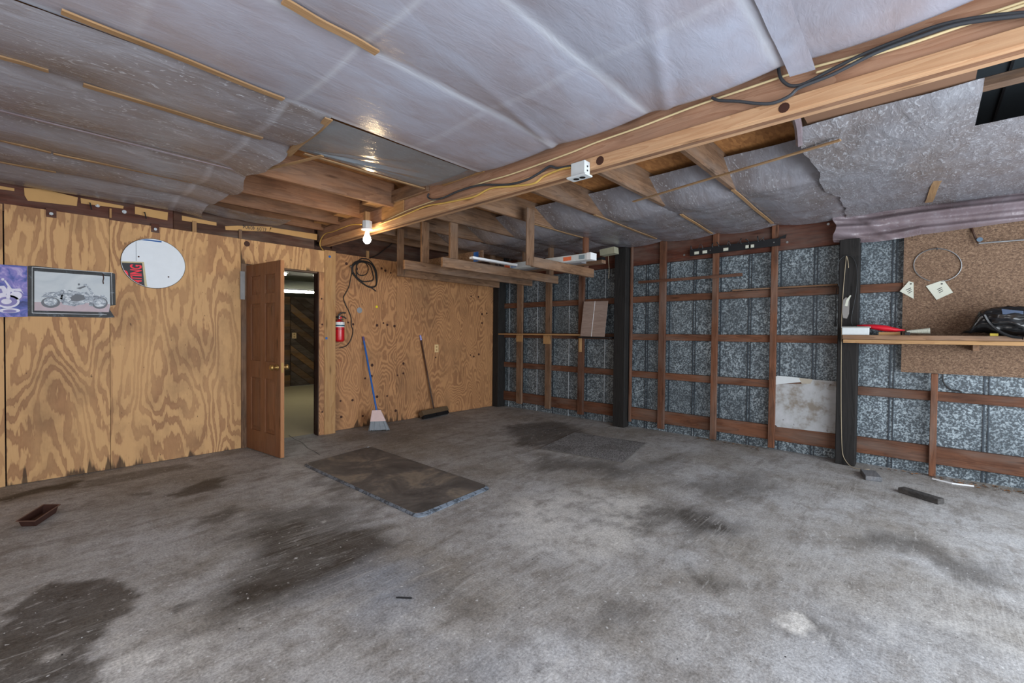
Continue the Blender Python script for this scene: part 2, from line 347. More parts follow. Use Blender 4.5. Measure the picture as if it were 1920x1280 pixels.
def mat_speckle():
    m = NT('speckled_carpet_mat'); v = m.coords((1, 1, 1), False); n = m.noise(v, 95, 2, 0.7); b = m.noise(v, 2.4, 3)
    c = m.ramp(n, [(0.40, S(64, 62, 62)), (0.60, S(150, 149, 150))]); c = m.mix(m.ramp(b, [(0.50, (0, 0, 0)), (0.70, (0.6, 0.6, 0.6))]), c, S(62, 56, 50)); m.col(c); m.set(Roughness=0.9); m.bump(n, 0.5, 0.006); return m.mat
def emit(name, c, strength):
    m = NT(name); m.b.inputs['Emission Color'].default_value = c; m.b.inputs['Emission Strength'].default_value = strength; m.col((0.8, 0.8, 0.8, 1)); return m.mat
M['mat1'] = mat_rubber(); M['mat_edge'] = mat_edge(); M['mat2'] = mat_speckle()
M['bulb'] = emit('lit_bulb', (1.0, 0.74, 0.42, 1), 150.0)
M['tube_light'] = emit('fluorescent_tube', (1.0, 0.95, 0.80, 1), 60.0)

# ------------------------------------------------------------------ floor
def inside(x, y, poly):
    r = np.zeros(x.shape, bool); n = len(poly)
    for i in range(n):
        (x1, y1), (x2, y2) = poly[i], poly[(i+1) % n]
        c = ((y1 > y) != (y2 > y)) & (x < (x2-x1)*(y-y1)/((y2-y1) if y2 != y1 else 1e-9)+x1); r ^= c
    return r
def edge_d(x, y, poly):
    d = np.full(x.shape, 9.0); n = len(poly)
    for i in range(n):
        (x1, y1), (x2, y2) = poly[i], poly[(i+1) % n]; dx, dy = x2-x1, y2-y1
        t = np.clip(((x-x1)*dx+(y-y1)*dy)/(dx*dx+dy*dy+1e-9), 0, 1); d = np.minimum(d, np.hypot(x-x1-t*dx, y-y1-t*dy))
    return d
def floor_poly(pix): return [(p.x, p.y) for p in (PZ(0, *q) for q in pix)]
NX, NY = 300, 310; X0, X1, Y0, Y1 = -1.4, 5.9, -2.2, 5.75
gx, gy = np.meshgrid(np.linspace(X0, X1, NX), np.linspace(Y0, Y1, NY), indexing='ij'); gx = gx.ravel(); gy = gy.ravel()
wx = gx + 0.34*vnoise(gx*.5, gy*2, 1, .35) + 0.14*vnoise(gx*.5, gy*2.5, 2, .1); wy = gy + 0.14*vnoise(gx, gy, 3, .35) + 0.05*vnoise(gx, gy, 4, .08)
stain_shade = np.zeros(gx.shape); pale = np.zeros(gx.shape)
STAINS_SHADE = [  # pixel outline, strength, softness in metres
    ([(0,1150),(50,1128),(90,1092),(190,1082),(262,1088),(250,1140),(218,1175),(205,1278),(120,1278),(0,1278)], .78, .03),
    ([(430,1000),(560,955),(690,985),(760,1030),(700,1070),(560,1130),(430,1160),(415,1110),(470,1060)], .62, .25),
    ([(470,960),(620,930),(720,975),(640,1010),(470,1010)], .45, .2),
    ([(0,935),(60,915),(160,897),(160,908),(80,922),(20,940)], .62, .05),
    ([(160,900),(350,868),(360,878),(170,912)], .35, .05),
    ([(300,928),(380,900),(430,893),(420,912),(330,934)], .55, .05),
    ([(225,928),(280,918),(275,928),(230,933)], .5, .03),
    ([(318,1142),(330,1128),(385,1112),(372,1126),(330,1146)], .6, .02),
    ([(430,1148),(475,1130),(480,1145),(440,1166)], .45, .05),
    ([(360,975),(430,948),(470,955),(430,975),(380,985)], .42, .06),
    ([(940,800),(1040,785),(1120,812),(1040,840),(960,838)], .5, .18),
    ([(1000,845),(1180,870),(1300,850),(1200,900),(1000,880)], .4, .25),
    ([(1060,960),(1200,950),(1360,965),(1420,1000),(1300,1010),(1120,1000)], .55, .2),  # shaded area of open floor, painted in among the stains
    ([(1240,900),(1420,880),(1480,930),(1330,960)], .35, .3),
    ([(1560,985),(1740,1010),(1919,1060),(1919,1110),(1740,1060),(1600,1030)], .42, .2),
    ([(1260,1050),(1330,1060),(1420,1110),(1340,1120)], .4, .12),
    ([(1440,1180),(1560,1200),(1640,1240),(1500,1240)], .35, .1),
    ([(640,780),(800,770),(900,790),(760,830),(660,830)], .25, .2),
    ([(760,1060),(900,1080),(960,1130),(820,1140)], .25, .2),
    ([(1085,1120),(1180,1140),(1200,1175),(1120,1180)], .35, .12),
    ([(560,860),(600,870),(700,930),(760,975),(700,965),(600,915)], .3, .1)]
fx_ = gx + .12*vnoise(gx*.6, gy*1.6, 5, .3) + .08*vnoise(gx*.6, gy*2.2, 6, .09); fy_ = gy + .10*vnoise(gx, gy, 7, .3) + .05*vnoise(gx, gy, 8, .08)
for pix, s, sf in STAINS_SHADE:
    P = floor_poly(pix); ax_, ay_ = (fx_, fy_) if sf < .08 else (wx, wy); ins = inside(ax_, ay_, P); d = edge_d(ax_, ay_, P); stain_shade = np.maximum(stain_shade, (s if sf < .04 else min(.88, s*1.4))*np.where(ins, np.clip(d/sf+.25, 0, 1), np.clip(.25-d/sf, 0, 1)))
PALES = [([(950,930),(1120,900),(1260,960),(1230,1040),(1080,1060),(940,1000)], .5, .3), ([(720,1130),(860,1110),(880,1180),(760,1200)], .3, .2),
         ([(1450,1148),(1500,1144),(1530,1175),(1500,1192),(1455,1172)], 1.0, .015), ([(0,1275),(55,1232),(105,1212),(70,1265)], .6, .05),
         ([(210,1180),(420,1160),(480,1260),(230,1278)], .45, .2), ([(1000,1150),(1180,1230),(1150,1275),(960,1270)], .4, .25), ([(1560,1120),(1919,1150),(1919,1270),(1640,1220)], .32, .3)]
for pix, s, sf in PALES:
    P = floor_poly(pix); ax_, ay_ = (gx, gy) if sf < .02 else (wx, wy); ins = inside(ax_, ay_, P); d = edge_d(ax_, ay_, P); pale = np.maximum(pale, min(1.0, s*1.5)*np.where(ins, np.clip(d/sf+.2, 0, 1), np.clip(.2-d/sf, 0, 1)))
me = bpy.data.meshes.new('floor')
idx = np.arange(NX*NY).reshape(NX, NY); quads = np.stack([idx[:-1, :-1], idx[1:, :-1], idx[1:, 1:], idx[:-1, 1:]], -1).reshape(-1, 4)
me.from_pydata(np.stack([gx, gy, np.zeros_like(gx)], -1).tolist(), [], quads.tolist())
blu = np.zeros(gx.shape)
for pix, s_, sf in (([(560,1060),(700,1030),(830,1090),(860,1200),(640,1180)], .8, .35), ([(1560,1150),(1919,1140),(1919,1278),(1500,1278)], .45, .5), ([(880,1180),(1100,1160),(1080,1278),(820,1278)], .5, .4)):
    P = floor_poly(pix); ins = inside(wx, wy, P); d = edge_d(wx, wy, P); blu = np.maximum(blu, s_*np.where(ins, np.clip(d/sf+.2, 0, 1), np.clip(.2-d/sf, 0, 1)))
for nm, a in (('stain_shade', stain_shade), ('pale', pale), ('bluish', blu)):
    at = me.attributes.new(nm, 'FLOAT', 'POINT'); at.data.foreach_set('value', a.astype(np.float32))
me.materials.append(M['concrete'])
floor = link(bpy.data.objects.new('floor', me), (0, 0, 0), None)
tag(floor, 'oil-stained grey concrete garage floor with pale scuffs', 'floor', kind='structure')
box('slab', (X0-.1, Y0-3, -0.15), (X1+.1, Y1, -0.012), M['concrete'], floor)

# ------------------------------------------------------------------ back wall
wall_back = thing('wall_back', (2.2, YL, 0), 'plywood sheathed back wall with dark timber plate above', 'wall', kind='structure')
JX0, JX1 = 1.60, 1.655    # door post left of the opening
xo = PY(YL, 598, 600).x   # right edge of doorway
xs1, xs2 = PY(YL, 608, 600).x, PY(YR, 621, 600).x
ZP = 2.335
def sheet_panel(x0, x1, z0, z1, y, mat): return box('plywood_sheet', (x0+.0015, y, z0), (x1-.0015, y+.018, z1), mat, wall_back)
xa, xb = PY(YL, 12, 860).x, PY(YL, 206, 600).x
p_l0 = sheet_panel(-1.4, xa-.006, 0, ZP, YL+.004, M['ply_l'])
p_l1 = sheet_panel(xa, xb, 0.004, ZP+.004, YL, M['ply_l'])
p_l2 = sheet_panel(xb, JX0, 0.004, ZP-.004, YL, M['ply_l'])
ztop = 2.06
p_hd = sheet_panel(JX0, xs1, ztop, ZP-.005, YL, M['ply_l'])
p_st = sheet_panel(xo, xs1, 0.004, ztop-.002, YL, M['ply_r'])
xm = PY(YR, 743, 650).x; xe = PY(YR, 925, 650).x
p_r1 = sheet_panel(xs2-.02, xm, 0.004, ZP+.01, YR, M['ply_r'])
p_r2 = sheet_panel(xm, xe, 0.004, ZP+.02, YR, M['ply_r'])
nlr = board('nailer_strip', (xs1, YL-.008, 0.0), (xs2, YR+.02, ZP+.01), M['tanz'], wall_back)
for q in ((618, 481), (612, 634)):
    c = PY(YL-.008, *q); MB().disc(c, (0, -1, 0), .016, .003, 10).build('blue_tack', M['blue'], nlr)
board('door_post', (JX0, YL-.012, 0), (JX1, YL+.09, ztop), M['oldz'], wall_back)
board('door_stop', (xo-.012, YL-.004, 0), (xo, YL+.10, ztop), M['darkz'], wall_back)
box('insulation_scrap', (JX0-.012, YL-.022, 1.66), (JX1-.022, YL-.013, 1.97), plain('grey_insulation', S(150, 150, 150), .8, var=.25, scale=12), wall_back)
board('head_jamb', (JX1, YL+.02, ztop-.02), (xo, YL+.10, ztop), M['oldx'], wall_back)
# dark plate above the plywood, in lengths
xsplit = PY(YL, 326, 410).x
for a, b, m_ in ((-1.4, xsplit-.002, 'headerx'), (xsplit, 2.42, 'darkx')): board('wall_plate', (a, YL+.020, 2.28), (b, YL+.06, 2.60), M[m_], wall_back)
board('wall_plate', (2.70, YR+.020, 2.30), (5.70, YR+.06, 2.62), M['darkx'], wall_back)
box('top_filler', (-1.4, YR+.07, 2.3), (5.9, YR+.09, ZD), M['darkx'], wall_back)
box('wall_backing', (-1.4, YL+.10, 0), (JX0, YL+.12, 2.4), M['darkx'], wall_back); box('wall_backing', (xo+.01, YR+.03, 0), (5.9, YR+.05, 2.4), M['darkx'], wall_back)
box('wall_backing', (JX0, YL+.10, ztop), (xo+.02, YL+.12, 2.4), M['darkx'], wall_back)
for pa, pb, m_ in (((205, 391), (209, 407), 'tanz'), ((360, 414), (368, 434), 'tanz'), ((447, 430), (453, 446), 'oldz'), ((686, 470), (691, 484), 'tanz')):
    yy = YL+.018 if pa[0] < 600 else YR+.018
    a, b = PY(yy, *pa), PY(yy, *pb); box('cleat', (a.x, yy-.016, min(b.z, a.z)-.01), (b.x, yy, a.z), M[m_], wall_back)
# notches at the plywood top with a bolt, washers and nails on the plate
for q in ((96, 401), (291, 430)):
    c = PY(YL, *q); nt = box('notch', (c.x-.032, YL-.003, c.z-.03), (c.x+.032, YL+.001, ZP+.02), M['headerx'], wall_back)
    MB().disc((c.x, YL-.003, c.z), (0, -1, 0), .014, .012, 6).build('bolt', M['steel'], nt)
for q in ((183, 385), (233, 397)):
    c = PY(YL+.02, *q); MB().disc(c, (0, -1, 0), .017, .004, 12).disc(c-Vector((0, .004, 0)), (0, -1, 0), .009, .008, 6).build('washer_bolt', M['steel'], wall_back)
for q in ((168, 388), (270, 405)):
    c = PY(YL+.02, *q); MB().tube([c+Vector((0, 0, .035)), c+Vector((0, -.04, .03)), c+Vector((0.01, -.05, -.03))], .005, 6).build('bent_nail', M['dark_steel'], wall_back)
c = PY(YL, 463, 457); MB().disc(c, (0, -1, 0), .03, .002, 16).build('knot', M['knot'], p_hd)
# kraft strips stapled along the top
CARDS = [[(-20,345),(27,353),(27,358),(-20,352)], [(45,352),(80,354),(146,370),(144,386),(52,376),(46,366)], [(151,371),(232,386),(231,391),(152,381)],
         [(253,387),(315,398),(314,413),(253,401)], [(341,404),(406,417),(406,423),(341,413)], [(422,424),(445,423),(510,425),(505,434),(423,431)], [(507,426),(595,439),(594,450),(505,434)]]
for i, pl in enumerate(CARDS):
    pts = [PY(YL+.012, *q) for q in pl]; o = MB().prism(pts, (0, .003, 0)).build('kraft_strip', M['card'], wall_back)
    if i == 5: stencil_parent = o
# knots on the right hand sheets
KN = [(182,652),(210,662),(340,668),(375,656),(396,666),(435,672),(107,898),(105,962),(313,885),(275,957),(310,945),(452,940),(483,930),(484,876),(141,1080),(206,1076),(340,1057),(395,1053),
      (145,1167),(345,1138),(262,1162),(385,370),(415,382),(365,358),(173,332),(196,345),(230,360),(442,1133),(853,510),(893,513),(912,607),(938,603),(912,656),(850,830),(868,838),(895,826),(660,843)]
for i, (a, b) in enumerate(KN):
    c = PY(YR, 590+a/2.908, 380+b/2.908); par = p_r1 if c.x < xm else p_r2; r = .013+.010*((i*37 % 11)/11)
    MB().disc(c, (0, -1, 0), r, .0015, 9).build('knot', M['knot'], par)
for q in ((603, 560), (604, 608), (604, 772)):
    c = PY(YL, *q); MB().disc(c, (0, -1, 0), .012, .0015, 9).build('knot', M['knot'], p_st)
c = PY(YR, 674, 581.5); MB().disc(c, (0, -1, 0), .04, .003, 14).disc(c, (0, -1, 0), .014, .006, 10).build('tin_patch', M['steel'], p_r1)
c = PY(YR, 706, 575); MB().disc(c, (0, -1, 0), .018, .008, 10).build('yellow_plug', plain('yellow_plug', S(226, 206, 40), .5), p_r1)

# ------------------------------------------------------------------ right wall
wall_right = thing('wall_right', (XC, 2.4, 0), 'galvanised sheet metal wall on red timber girts and black posts', 'wall', kind='structure')
SEAM = [5.476-.654*k for k in range(-1, 12)]
for k in range(len(SEAM)-1):
    y1, y0 = SEAM[k], SEAM[k+1]
    if y1 > 5.75: y1 = 5.75
    pn = box('metal_panel', (XC, y0+.001, 0), (XC+.004, y1-.001, ZD), M['galv'], wall_right)
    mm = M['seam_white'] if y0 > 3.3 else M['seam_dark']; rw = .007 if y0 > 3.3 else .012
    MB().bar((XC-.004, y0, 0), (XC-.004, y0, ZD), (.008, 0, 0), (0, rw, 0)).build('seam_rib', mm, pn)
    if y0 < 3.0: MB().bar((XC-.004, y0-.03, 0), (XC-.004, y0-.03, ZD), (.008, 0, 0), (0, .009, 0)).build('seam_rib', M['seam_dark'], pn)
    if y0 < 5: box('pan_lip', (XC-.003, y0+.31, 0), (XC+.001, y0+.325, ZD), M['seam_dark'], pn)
XG0, XG1 = 5.80, 5.852
GY = [(5.63, 3.20), (3.08, 0.63), (0.53, -2.2)]
for (a, b) in GY:
    for z1, h in ((1.845, .085), (1.322, .085), (.80, .088)):
        if b < -1 and z1 == 1.322: pass
        board('girt', (XG0, b, z1-h), (XG1, a, z1), M['redy'], wall_right)
    board('skirt_board', (XG0, b, .115), (XG1, a, .28), M['redy'], wall_right)
board('loose_lath', (XG0-.02, .68, 1.85), (XG0+.02, 1.72, 1.868), M['oldy'], wall_right)
board('header_beam', (5.79, -2.2, 2.283), (5.852, 5.63, 2.60), M['headery'], wall_right)
STUD = [(5.09,5.21,'px',756), (4.465,4.575,'',766), (3.83,3.93,'',777), (3.03,3.06,'',790), (2.543,2.632,'',803.5), (1.875,1.945,'',823), (1.235,1.30,'',839), (-.104,-.054,'',892)]
for a, b, t, pb in STUD:
    zb = max(.0, PX(5.76, PX and 1000, pb).z) if False else None
    ym = (a+b)/2
    # height of the stud foot from its pixel row
    d0 = 1e9; zb = .05
    for k in range(40):
        z = k*.006; v = Vector((5.765, ym, z))-CAM; py = 640-FPX*v.dot(UP)/v.dot(FW)
        if abs(py-pb) < d0: d0 = abs(py-pb); zb = z
    top = 2.58 if ym > 0 else .97
    board('stud', (5.755, a, zb), (5.799 if ym > 0 else 5.799, b, top), M['redz'] if 4 > ym else M['oldz'], wall_right)
post1 = board('post', (5.66, 3.075, 0), (5.80, 3.255, 2.53), M['post'], wall_right, .006)
post2 = board('post', (5.64, .49, 0), (5.80, .655, 2.30), M['post'], wall_right, .006)
board('post', (5.655, 5.55, 0), (5.84, 5.695, 2.5), M['post'], wall_right, .006)
# top batten along the header
a, b = PX(5.74, 1140, 464), PX(5.74, 1462, 421)
board('top_batten', (5.72, .73, 2.575), (5.77, 3.45, 2.605), M['fresh' + 'y'], wall_right); board('top_batten', (5.72, -2.2, 2.575), (5.77, .725, 2.603), M['tany'], wall_right)
for q in ((1553, 420), (1476, 454), (1283, 478)):
    c = PX(5.79, *q); MB().disc(c, (-1, 0, 0), .013, .004, 10).build('washer', M['steel'], wall_right)
pbz0, pbz1 = .972, 2.33
pb_sheet = box('particle_board', (5.775, -2.2, pbz0), (5.797, .160, pbz1), M['particle'], wall_right)
# gap strip of leaf litter is separate; short black wire from under the board
MB().tube(smooth_path([PX(5.84, *q) for q in ((1767, 702), (1770, 718), (1783, 730), (1797, 732), (1803, 736))]), .006, 6).build('wire_end', M['cord'], wall_right)

# ------------------------------------------------------------------ ceiling
ceiling = box('ceiling', (-1.4, -2.2, ZD), (5.9, YR+.07, ZD+.015), M['osb'])
tag(ceiling, 'roof deck with joists, sagging clear plastic sheeting and thin battens', 'ceiling', kind='structure')
YJL = [-1.45, -.8, -.14, .51, 1.16, 1.81, 2.54, 3.17, 3.93, 4.56, 5.06, 5.5]; YJR = [-1.9, .56, 1.22, 1.875, 2.565, 3.28, 3.95, 4.52, 5.10, 5.5]
JT = .042
for y in YJL: board('joist', (-1.4, y, 2.566 if y > 3.5 else 2.69), (2.497, y+JT, ZD), M['joistx'], ceiling)
for y in YJR: board('joist', (2.605, y, ZJ), (5.72, y+JT, ZD), M['oldx'], ceiling)
for y in (4.62, 5.12, 3.99): board('blocking', (2.30, y, 2.60), (2.46, y+.22, 2.66), M['tany'], ceiling)
beam = thing('beam_tmp', (2.52, 1.8, 2.385), None, None); beam.name = 'beam'; beam.parent = ceiling; beam.location = Vector((2.52, 1.8, 2.385))-WL[ceiling.name]; WL['beam'] = Vector((2.52, 1.8, 2.385))
board('beam_upper_plank', (2.500, -2.2, 2.452), (2.545, YR, 2.74), M['pinky'], beam)
board('beam_upper_plank', (2.547, -2.2, 2.452), (2.603, YR, 2.74), M['joisty'], beam)
board('beam_ply', (2.478, -2.2, 2.385), (2.518, YL+.02, 2.456), M['freshy'], beam)
board('beam_ply', (2.520, -2.2, 2.386), (2.560, YL+.02, 2.452), M['joisty'], beam)
board('beam_ply', (2.562, -2.2, 2.389), (2.602, YL+.02, 2.452), M['freshy'], beam)
board('patch_board', (2.462, 3.35, 2.60), (2.499, 5.5, 2.72), M['oldy'], beam)
board('patch_board', (2.486, 3.75, 2.46), (2.499, 4.15, 2.66), M['tany'], beam)
for q, r in (((1125, 301), .028), ((1470, 202), .024)):
    c = PX(2.478, *q); MB().disc(c, (-1, 0, 0), r, .0015, 12).build('knot', M['knot'], beam)
board('beam_batten', (2.466, -2.2, 2.622), (2.499, .40, 2.652), M['fresh' + 'y'], beam)
board('beam_batten', (2.482, 2.62, 2.605), (2.499, 3.15, 2.64), M['tany'], beam)
# --- plastic sheets
def film(name, u0, u1, v0, v1, nu, nv, zf, mat, lines=(), cross=()):
    X, Y = np.meshgrid(np.linspace(u0, u1, nu), np.linspace(v0, v1, nv), indexing='ij'); X2, Y2, Z = zf(X, Y)
    idx = np.arange(nu*nv).reshape(nu, nv); q = np.stack([idx[:-1, :-1], idx[1:, :-1], idx[1:, 1:], idx[:-1, 1:]], -1).reshape(-1, 4)
    o = mk(name, np.stack([X2, Y2, Z], -1).reshape(-1, 3).tolist(), q.tolist(), mat, ceiling, None, True)
    ct = np.zeros(X.shape)
    for l in lines: ct = np.maximum(ct, np.exp(-((Y-l-.012*vnoise(X, X*0, 17, .2))/.018)**2)*(.75+.5*vnoise(X, Y, 19, .3)))
    for l in cross: ct = np.maximum(ct, .55*np.exp(-((X-l)/.012)**2))
    at = o.data.attributes.new('contact', 'FLOAT', 'POINT'); at.data.foreach_set('value', ct.ravel().astype(np.float32)); return o
def sagf(Y, lines, amp):
    s = np.zeros_like(Y)
    for a, b in zip(lines[:-1], lines[1:]):
        t = np.clip((Y-a)/(b-a), 0, 1); s = s + np.where((Y >= a) & (Y < b), amp*4*t*(1-t), 0)
    return s
def z_main(X, Y):
    L = [-2.2]+YJL[:7]
    Z = 2.557 - sagf(Y, L, .022) + .010*vnoise(X*.5, Y, 21, .5) + .0035*vnoise(X, Y*.6, 22, .16) + .0012*vnoise(X+Y*.5, Y*.5, 23, .06)
    Z = Z - .012*np.exp(-((Y-1.25-.25*X)/.03)**2)*np.clip(X-1.2, 0, 1) - .010*np.exp(-((Y-.75-.35*(X-1.5))/.03)**2)*np.clip(X-1.0, 0, 1)
    rise = np.clip((X-2.38)/.08, 0, 1); Z = Z + rise*.085
    return X, Y, Z
film('plastic_sheet', -1.4, 2.464, -2.2, 2.56, 150, 190, z_main, M['film'], (1.82, 2.545, 1.17, .52), (.30, .98, 1.75))
def z_ov(X, Y): return X+.01*vnoise(Y, Y*0, 24, .1), Y+.012*vnoise(X, X*0, 25, .3), 2.542-.015*np.clip((X-2.25)/.2, 0, 1)**2+.004*vnoise(X, Y, 26, .08)
film('plastic_sheet', 1.45, 2.44, .385, .485, 40, 12, z_ov, M['film'], (), ())
def z_left(X, Y):
    L = [2.54, 3.17, 3.93, 4.56, 5.06, 5.6]
    Z = 2.557 - sagf(Y, L, .04) + .016*vnoise(X*.5, Y, 31, .4) + .005*vnoise(X*.7, Y, 32, .13) + .0018*vnoise(X, Y, 33, .05)
    Xe = X + np.clip((X-.8)/.4, 0, 1)*(.12*vnoise(Y, Y*0, 34, .35)+.02*vnoise(Y, Y*0, 35, .08))*np.clip((Y-3.15)/.2, 0, 1); Z = Z - np.clip((X-.95)/.27, 0, 1)**2*(.02+.05*(vnoise(Y, Y*0, 36, .3)+.3))*np.clip((Y-3.2)/.2, 0, 1)
    Z = Z - np.clip((Y-5.1)/.4, 0, 1)*.04
    return Xe, Y, Z
film('plastic_sheet', -1.4, 1.20, 2.545, 5.55, 120, 170, z_left, M['film_dark'], (3.90,), (.95,))
def z_flap(X, Y):   # loose tail hanging past the last joist beside the wall
    t = np.clip((X-1.1)/1.1, 0, 1); return X, Y, 2.545-.035*np.sin(t*3.1)+.012*vnoise(X, Y, 38, .12)
film('plastic_sheet', 1.12, 1.95, 5.10, 5.48, 40, 20, z_flap, M['film_dark'])
def z_patch(X, Y):
    a = np.arctan2(Y-3.18, X-1.24); r = np.hypot(X-1.24, Y-3.18)
    Z = 2.566+.020*(np.exp(-((a+.12)/.025)**2)-np.exp(-((a+.2)/.03)**2)+.7*np.exp(-((a+.30)/.03)**2)+.5*np.exp(-((a+.5)/.05)**2))*np.clip(1.0-r, 0, 1)*np.clip(r*3, 0, 1)+.004*vnoise(X, Y, 42, .12)-.012*np.sin((Y-2.6)/.6*math.pi)
    return X, Y, Z+np.clip((X-2.3)/.2, 0, 1)*.06
film('plastic_sheet', 1.235, 2.47, 2.60, 3.20, 120, 80, z_patch, M['film_clear'])
for k in range(1, len(YJR)-2):   # one length of film for each bay right of the beam
    y0, y1 = YJR[k]+.01, YJR[k+1]+.03; xs_ = (3.86, 3.90, 3.95, 3.98, 4.0, 4.0, 3.9)[k-1] - .05
    def z_bay(X, Y, y0=y0, y1=y1, xs_=xs_, k=k):
        t = np.clip((Y-y0)/(y1-y0), 0, 1); up = np.clip(1-(X-xs_)/.42, 0, 1)
        Z = 2.562-.035*4*t*(1-t)*(1-up) + up**1.3*.19 + .009*vnoise(X*2.2, Y*.5, 50+k, .16)*(1-up) + .004*vnoise(X*2, Y*.25, 60+k, .06)
        return X+up*.06*vnoise(Y, Y*0, 70+k, .3), Y, Z
    film('plastic_sheet', xs_, 5.73, y0, y1, 60, 36, z_bay, M['film_dark'])
def z_near(X, Y):
    e = np.clip((Y-.35)/.25, 0, 1)
    Z = 2.535-.012*np.sin((X-3.1)*2.2)+.012*vnoise(X, Y*.6, 81, .3)+.005*vnoise(X*.8, Y*.5, 82, .09)+.002*vnoise(X, Y, 83, .04)-e*.012
    up = np.clip((3.22-X)/.20, 0, 1); Z = Z+up*.05
    return X, Y+e*(.07*vnoise(X, X*0, 84, .35)+.018*vnoise(X, X*0, 85, .09)), Z
film('plastic_sheet', 3.12, 5.73, -.19, .60, 110, 70, z_near, M['film_crinkle'])
film('plastic_sheet', 3.68, 5.73, -2.2, -.185, 80, 90, z_near, M['film_crinkle'])
# kraft faced board between beam and film, and the dark metal roof seen through the gap beyond
MB().box((2.62, -.16, 2.565), (3.19, .53, 2.575)).build('kraft_board', M['kraft'], ceiling)
MB().tube(smooth_path([(2.75, .57, 2.60), (3.0, .56, 2.55), (3.3, .6, 2.52)]), .02, 6).build('film_roll', M['film_drape'], ceiling)
box('roof_metal', (2.62, -2.2, 2.765), (5.6, .3, 2.78), plain('dark_roof_metal', S(50, 56, 60), .5, .3), ceiling)
board('purlin', (3.29, -2.2, 2.58), (3.36, -.17, 2.63), M['old' + 'y'], ceiling)
for yy in (-.32, -.62, -.95): box('roof_seam', (2.62, yy, 2.755), (5.6, yy+.012, 2.766), M['black'], ceiling)
# --- battens under the film
def batten(pa, pb, z, wd, mat, th=.008):
    a, b = PZ(z, *pa), PZ(z, *pb); d = (b-a).normalized(); s = Vector((-d.y, d.x, 0))*wd*.8
    n = 10; pts = []
    mbx = MB(); off = lambda t: s*(.10*math.sin(t*9.1+a.x*7))
    V = []; F = []
    for i in range(n+1):
        t = i/n; p = a.lerp(b, t)+off(t); V += [p-s/2, p+s/2, p+s/2-Vector((0, 0, th)), p-s/2-Vector((0, 0, th))]
        if i: k = 4*i; F += [(k-4+j, k-4+(j+1) % 4, k+(j+1) % 4, k+j) for j in range(4)]
    F += [(0, 1, 2, 3), (4*n+3, 4*n+2, 4*n+1, 4*n)]
    return mk('batten', V, F, mat, ceiling)
for pa, pb, wd in (((115, 19), (531, 185), .045), ((156, 157), (491, 259), .05), ((-30, 96), (91, 131), .04), ((0, 262), (95, 285), .03), ((100, 287), (360, 341), .03), ((0, 303), (105, 322), .025), ((120, 322), (395, 372), .025), ((530, 0), (708, 97), .05)):
    batten(pa, pb, 2.545, wd, M['batx'])
batten((618, 222), (537, 290), 2.545, .055, M['baty']); batten((570, 287), (795, 353), 2.55, .03, M['batx']); batten((467, 324), (605, 291), 2.515, .03, M['batx'])
for pa, pb, wd in (((1000, 419), (1092, 445), .03), ((1115, 402), (1230, 447), .035), ((1277, 401), (1335, 437), .035), ((1374, 355), (1448, 418), .035), ((1740, 378), (1788, 276), .065)):
    batten(pa, pb, 2.545, wd, M['batx'])
batten((1187, 377), (1576, 261), 2.51, .035, M['baty'])
batten((460, 323), (0, 206), 2.535, .02, M['film_drape'])

# ------------------------------------------------------------------ unseen walls behind the camera, ground outside
wl = box('wall_left', (-1.42, -2.2, 0), (-1.4, 5.7, ZD), M['ply_l']); tag(wl, 'plywood wall on the left side of the garage', 'wall', kind='structure')
wf = thing('wall_front', (2.2, -2.2, 0), 'front wall with the open garage doorway', 'wall', kind='structure')
for lo, hi in (((-1.4, -2.24, 0), (-.6, -2.22, ZD)), ((5.2, -2.24, 0), (5.9, -2.22, ZD)), ((-.6, -2.24, 2.3), (5.2, -2.22, ZD))): box('wall_panel', lo, hi, M['ply_l'], wf)

# ------------------------------------------------------------------ room beyond the door
Y2 = 11.1; ZC2 = 2.14
f2 = box('floor_beyond', (1.2, YR+.05, -.05), (7.2, Y2+.1, -.004), M['beige']); tag(f2, 'pale beige floor of the room beyond the doorway', 'floor', kind='structure')
c2 = box('ceiling_beyond', (1.2, YR+.14, 2.32), (7.2, 9.2, 2.36), M['ceil2']); tag(c2, 'dark ceiling of the room beyond the doorway', 'ceiling', kind='structure')
box('lower_ceiling', (1.2, 9.2, ZC2), (7.2, Y2, ZC2+.18), M['ceil2'], c2)
w2 = thing('wall_beyond', (4.5, Y2, 0), 'reclaimed plank wall of the far room seen through the doorway', 'wall', kind='structure')
box('wall_backing', (1.2, Y2+.03, 0), (7.2, Y2+.05, 2.3), M['darkx'], w2)
for xx in (1.19, 7.2): box('side_wall', (xx-.02, YR+.14, 0), (xx, Y2, 2.36), M['oldz'], w2)
xsp = PY(Y2, 545, 640).x
PK = [wood('reclaimed_plank_'+n_, a_, b_, 'x') for n_, a_, b_ in (('mid', S(128, 98, 66), S(88, 66, 44)), ('dark', S(92, 74, 56), S(60, 48, 36)), ('light', S(156, 118, 74), S(114, 84, 52)), ('grey', S(110, 98, 84), S(76, 66, 56)))]
pm = [PK[0], PK[1], PK[3], PK[2], PK[1]]
zz = 0.0; i = 0
while zz < 2.1:
    h = .11+.05*random.random(); box('plank', (3.2, Y2-.002*random.random(), zz), (xsp-.01, Y2+.03, min(zz+h-.004, 2.13)), pm[i*3 % 5], w2); zz += h; i += 1
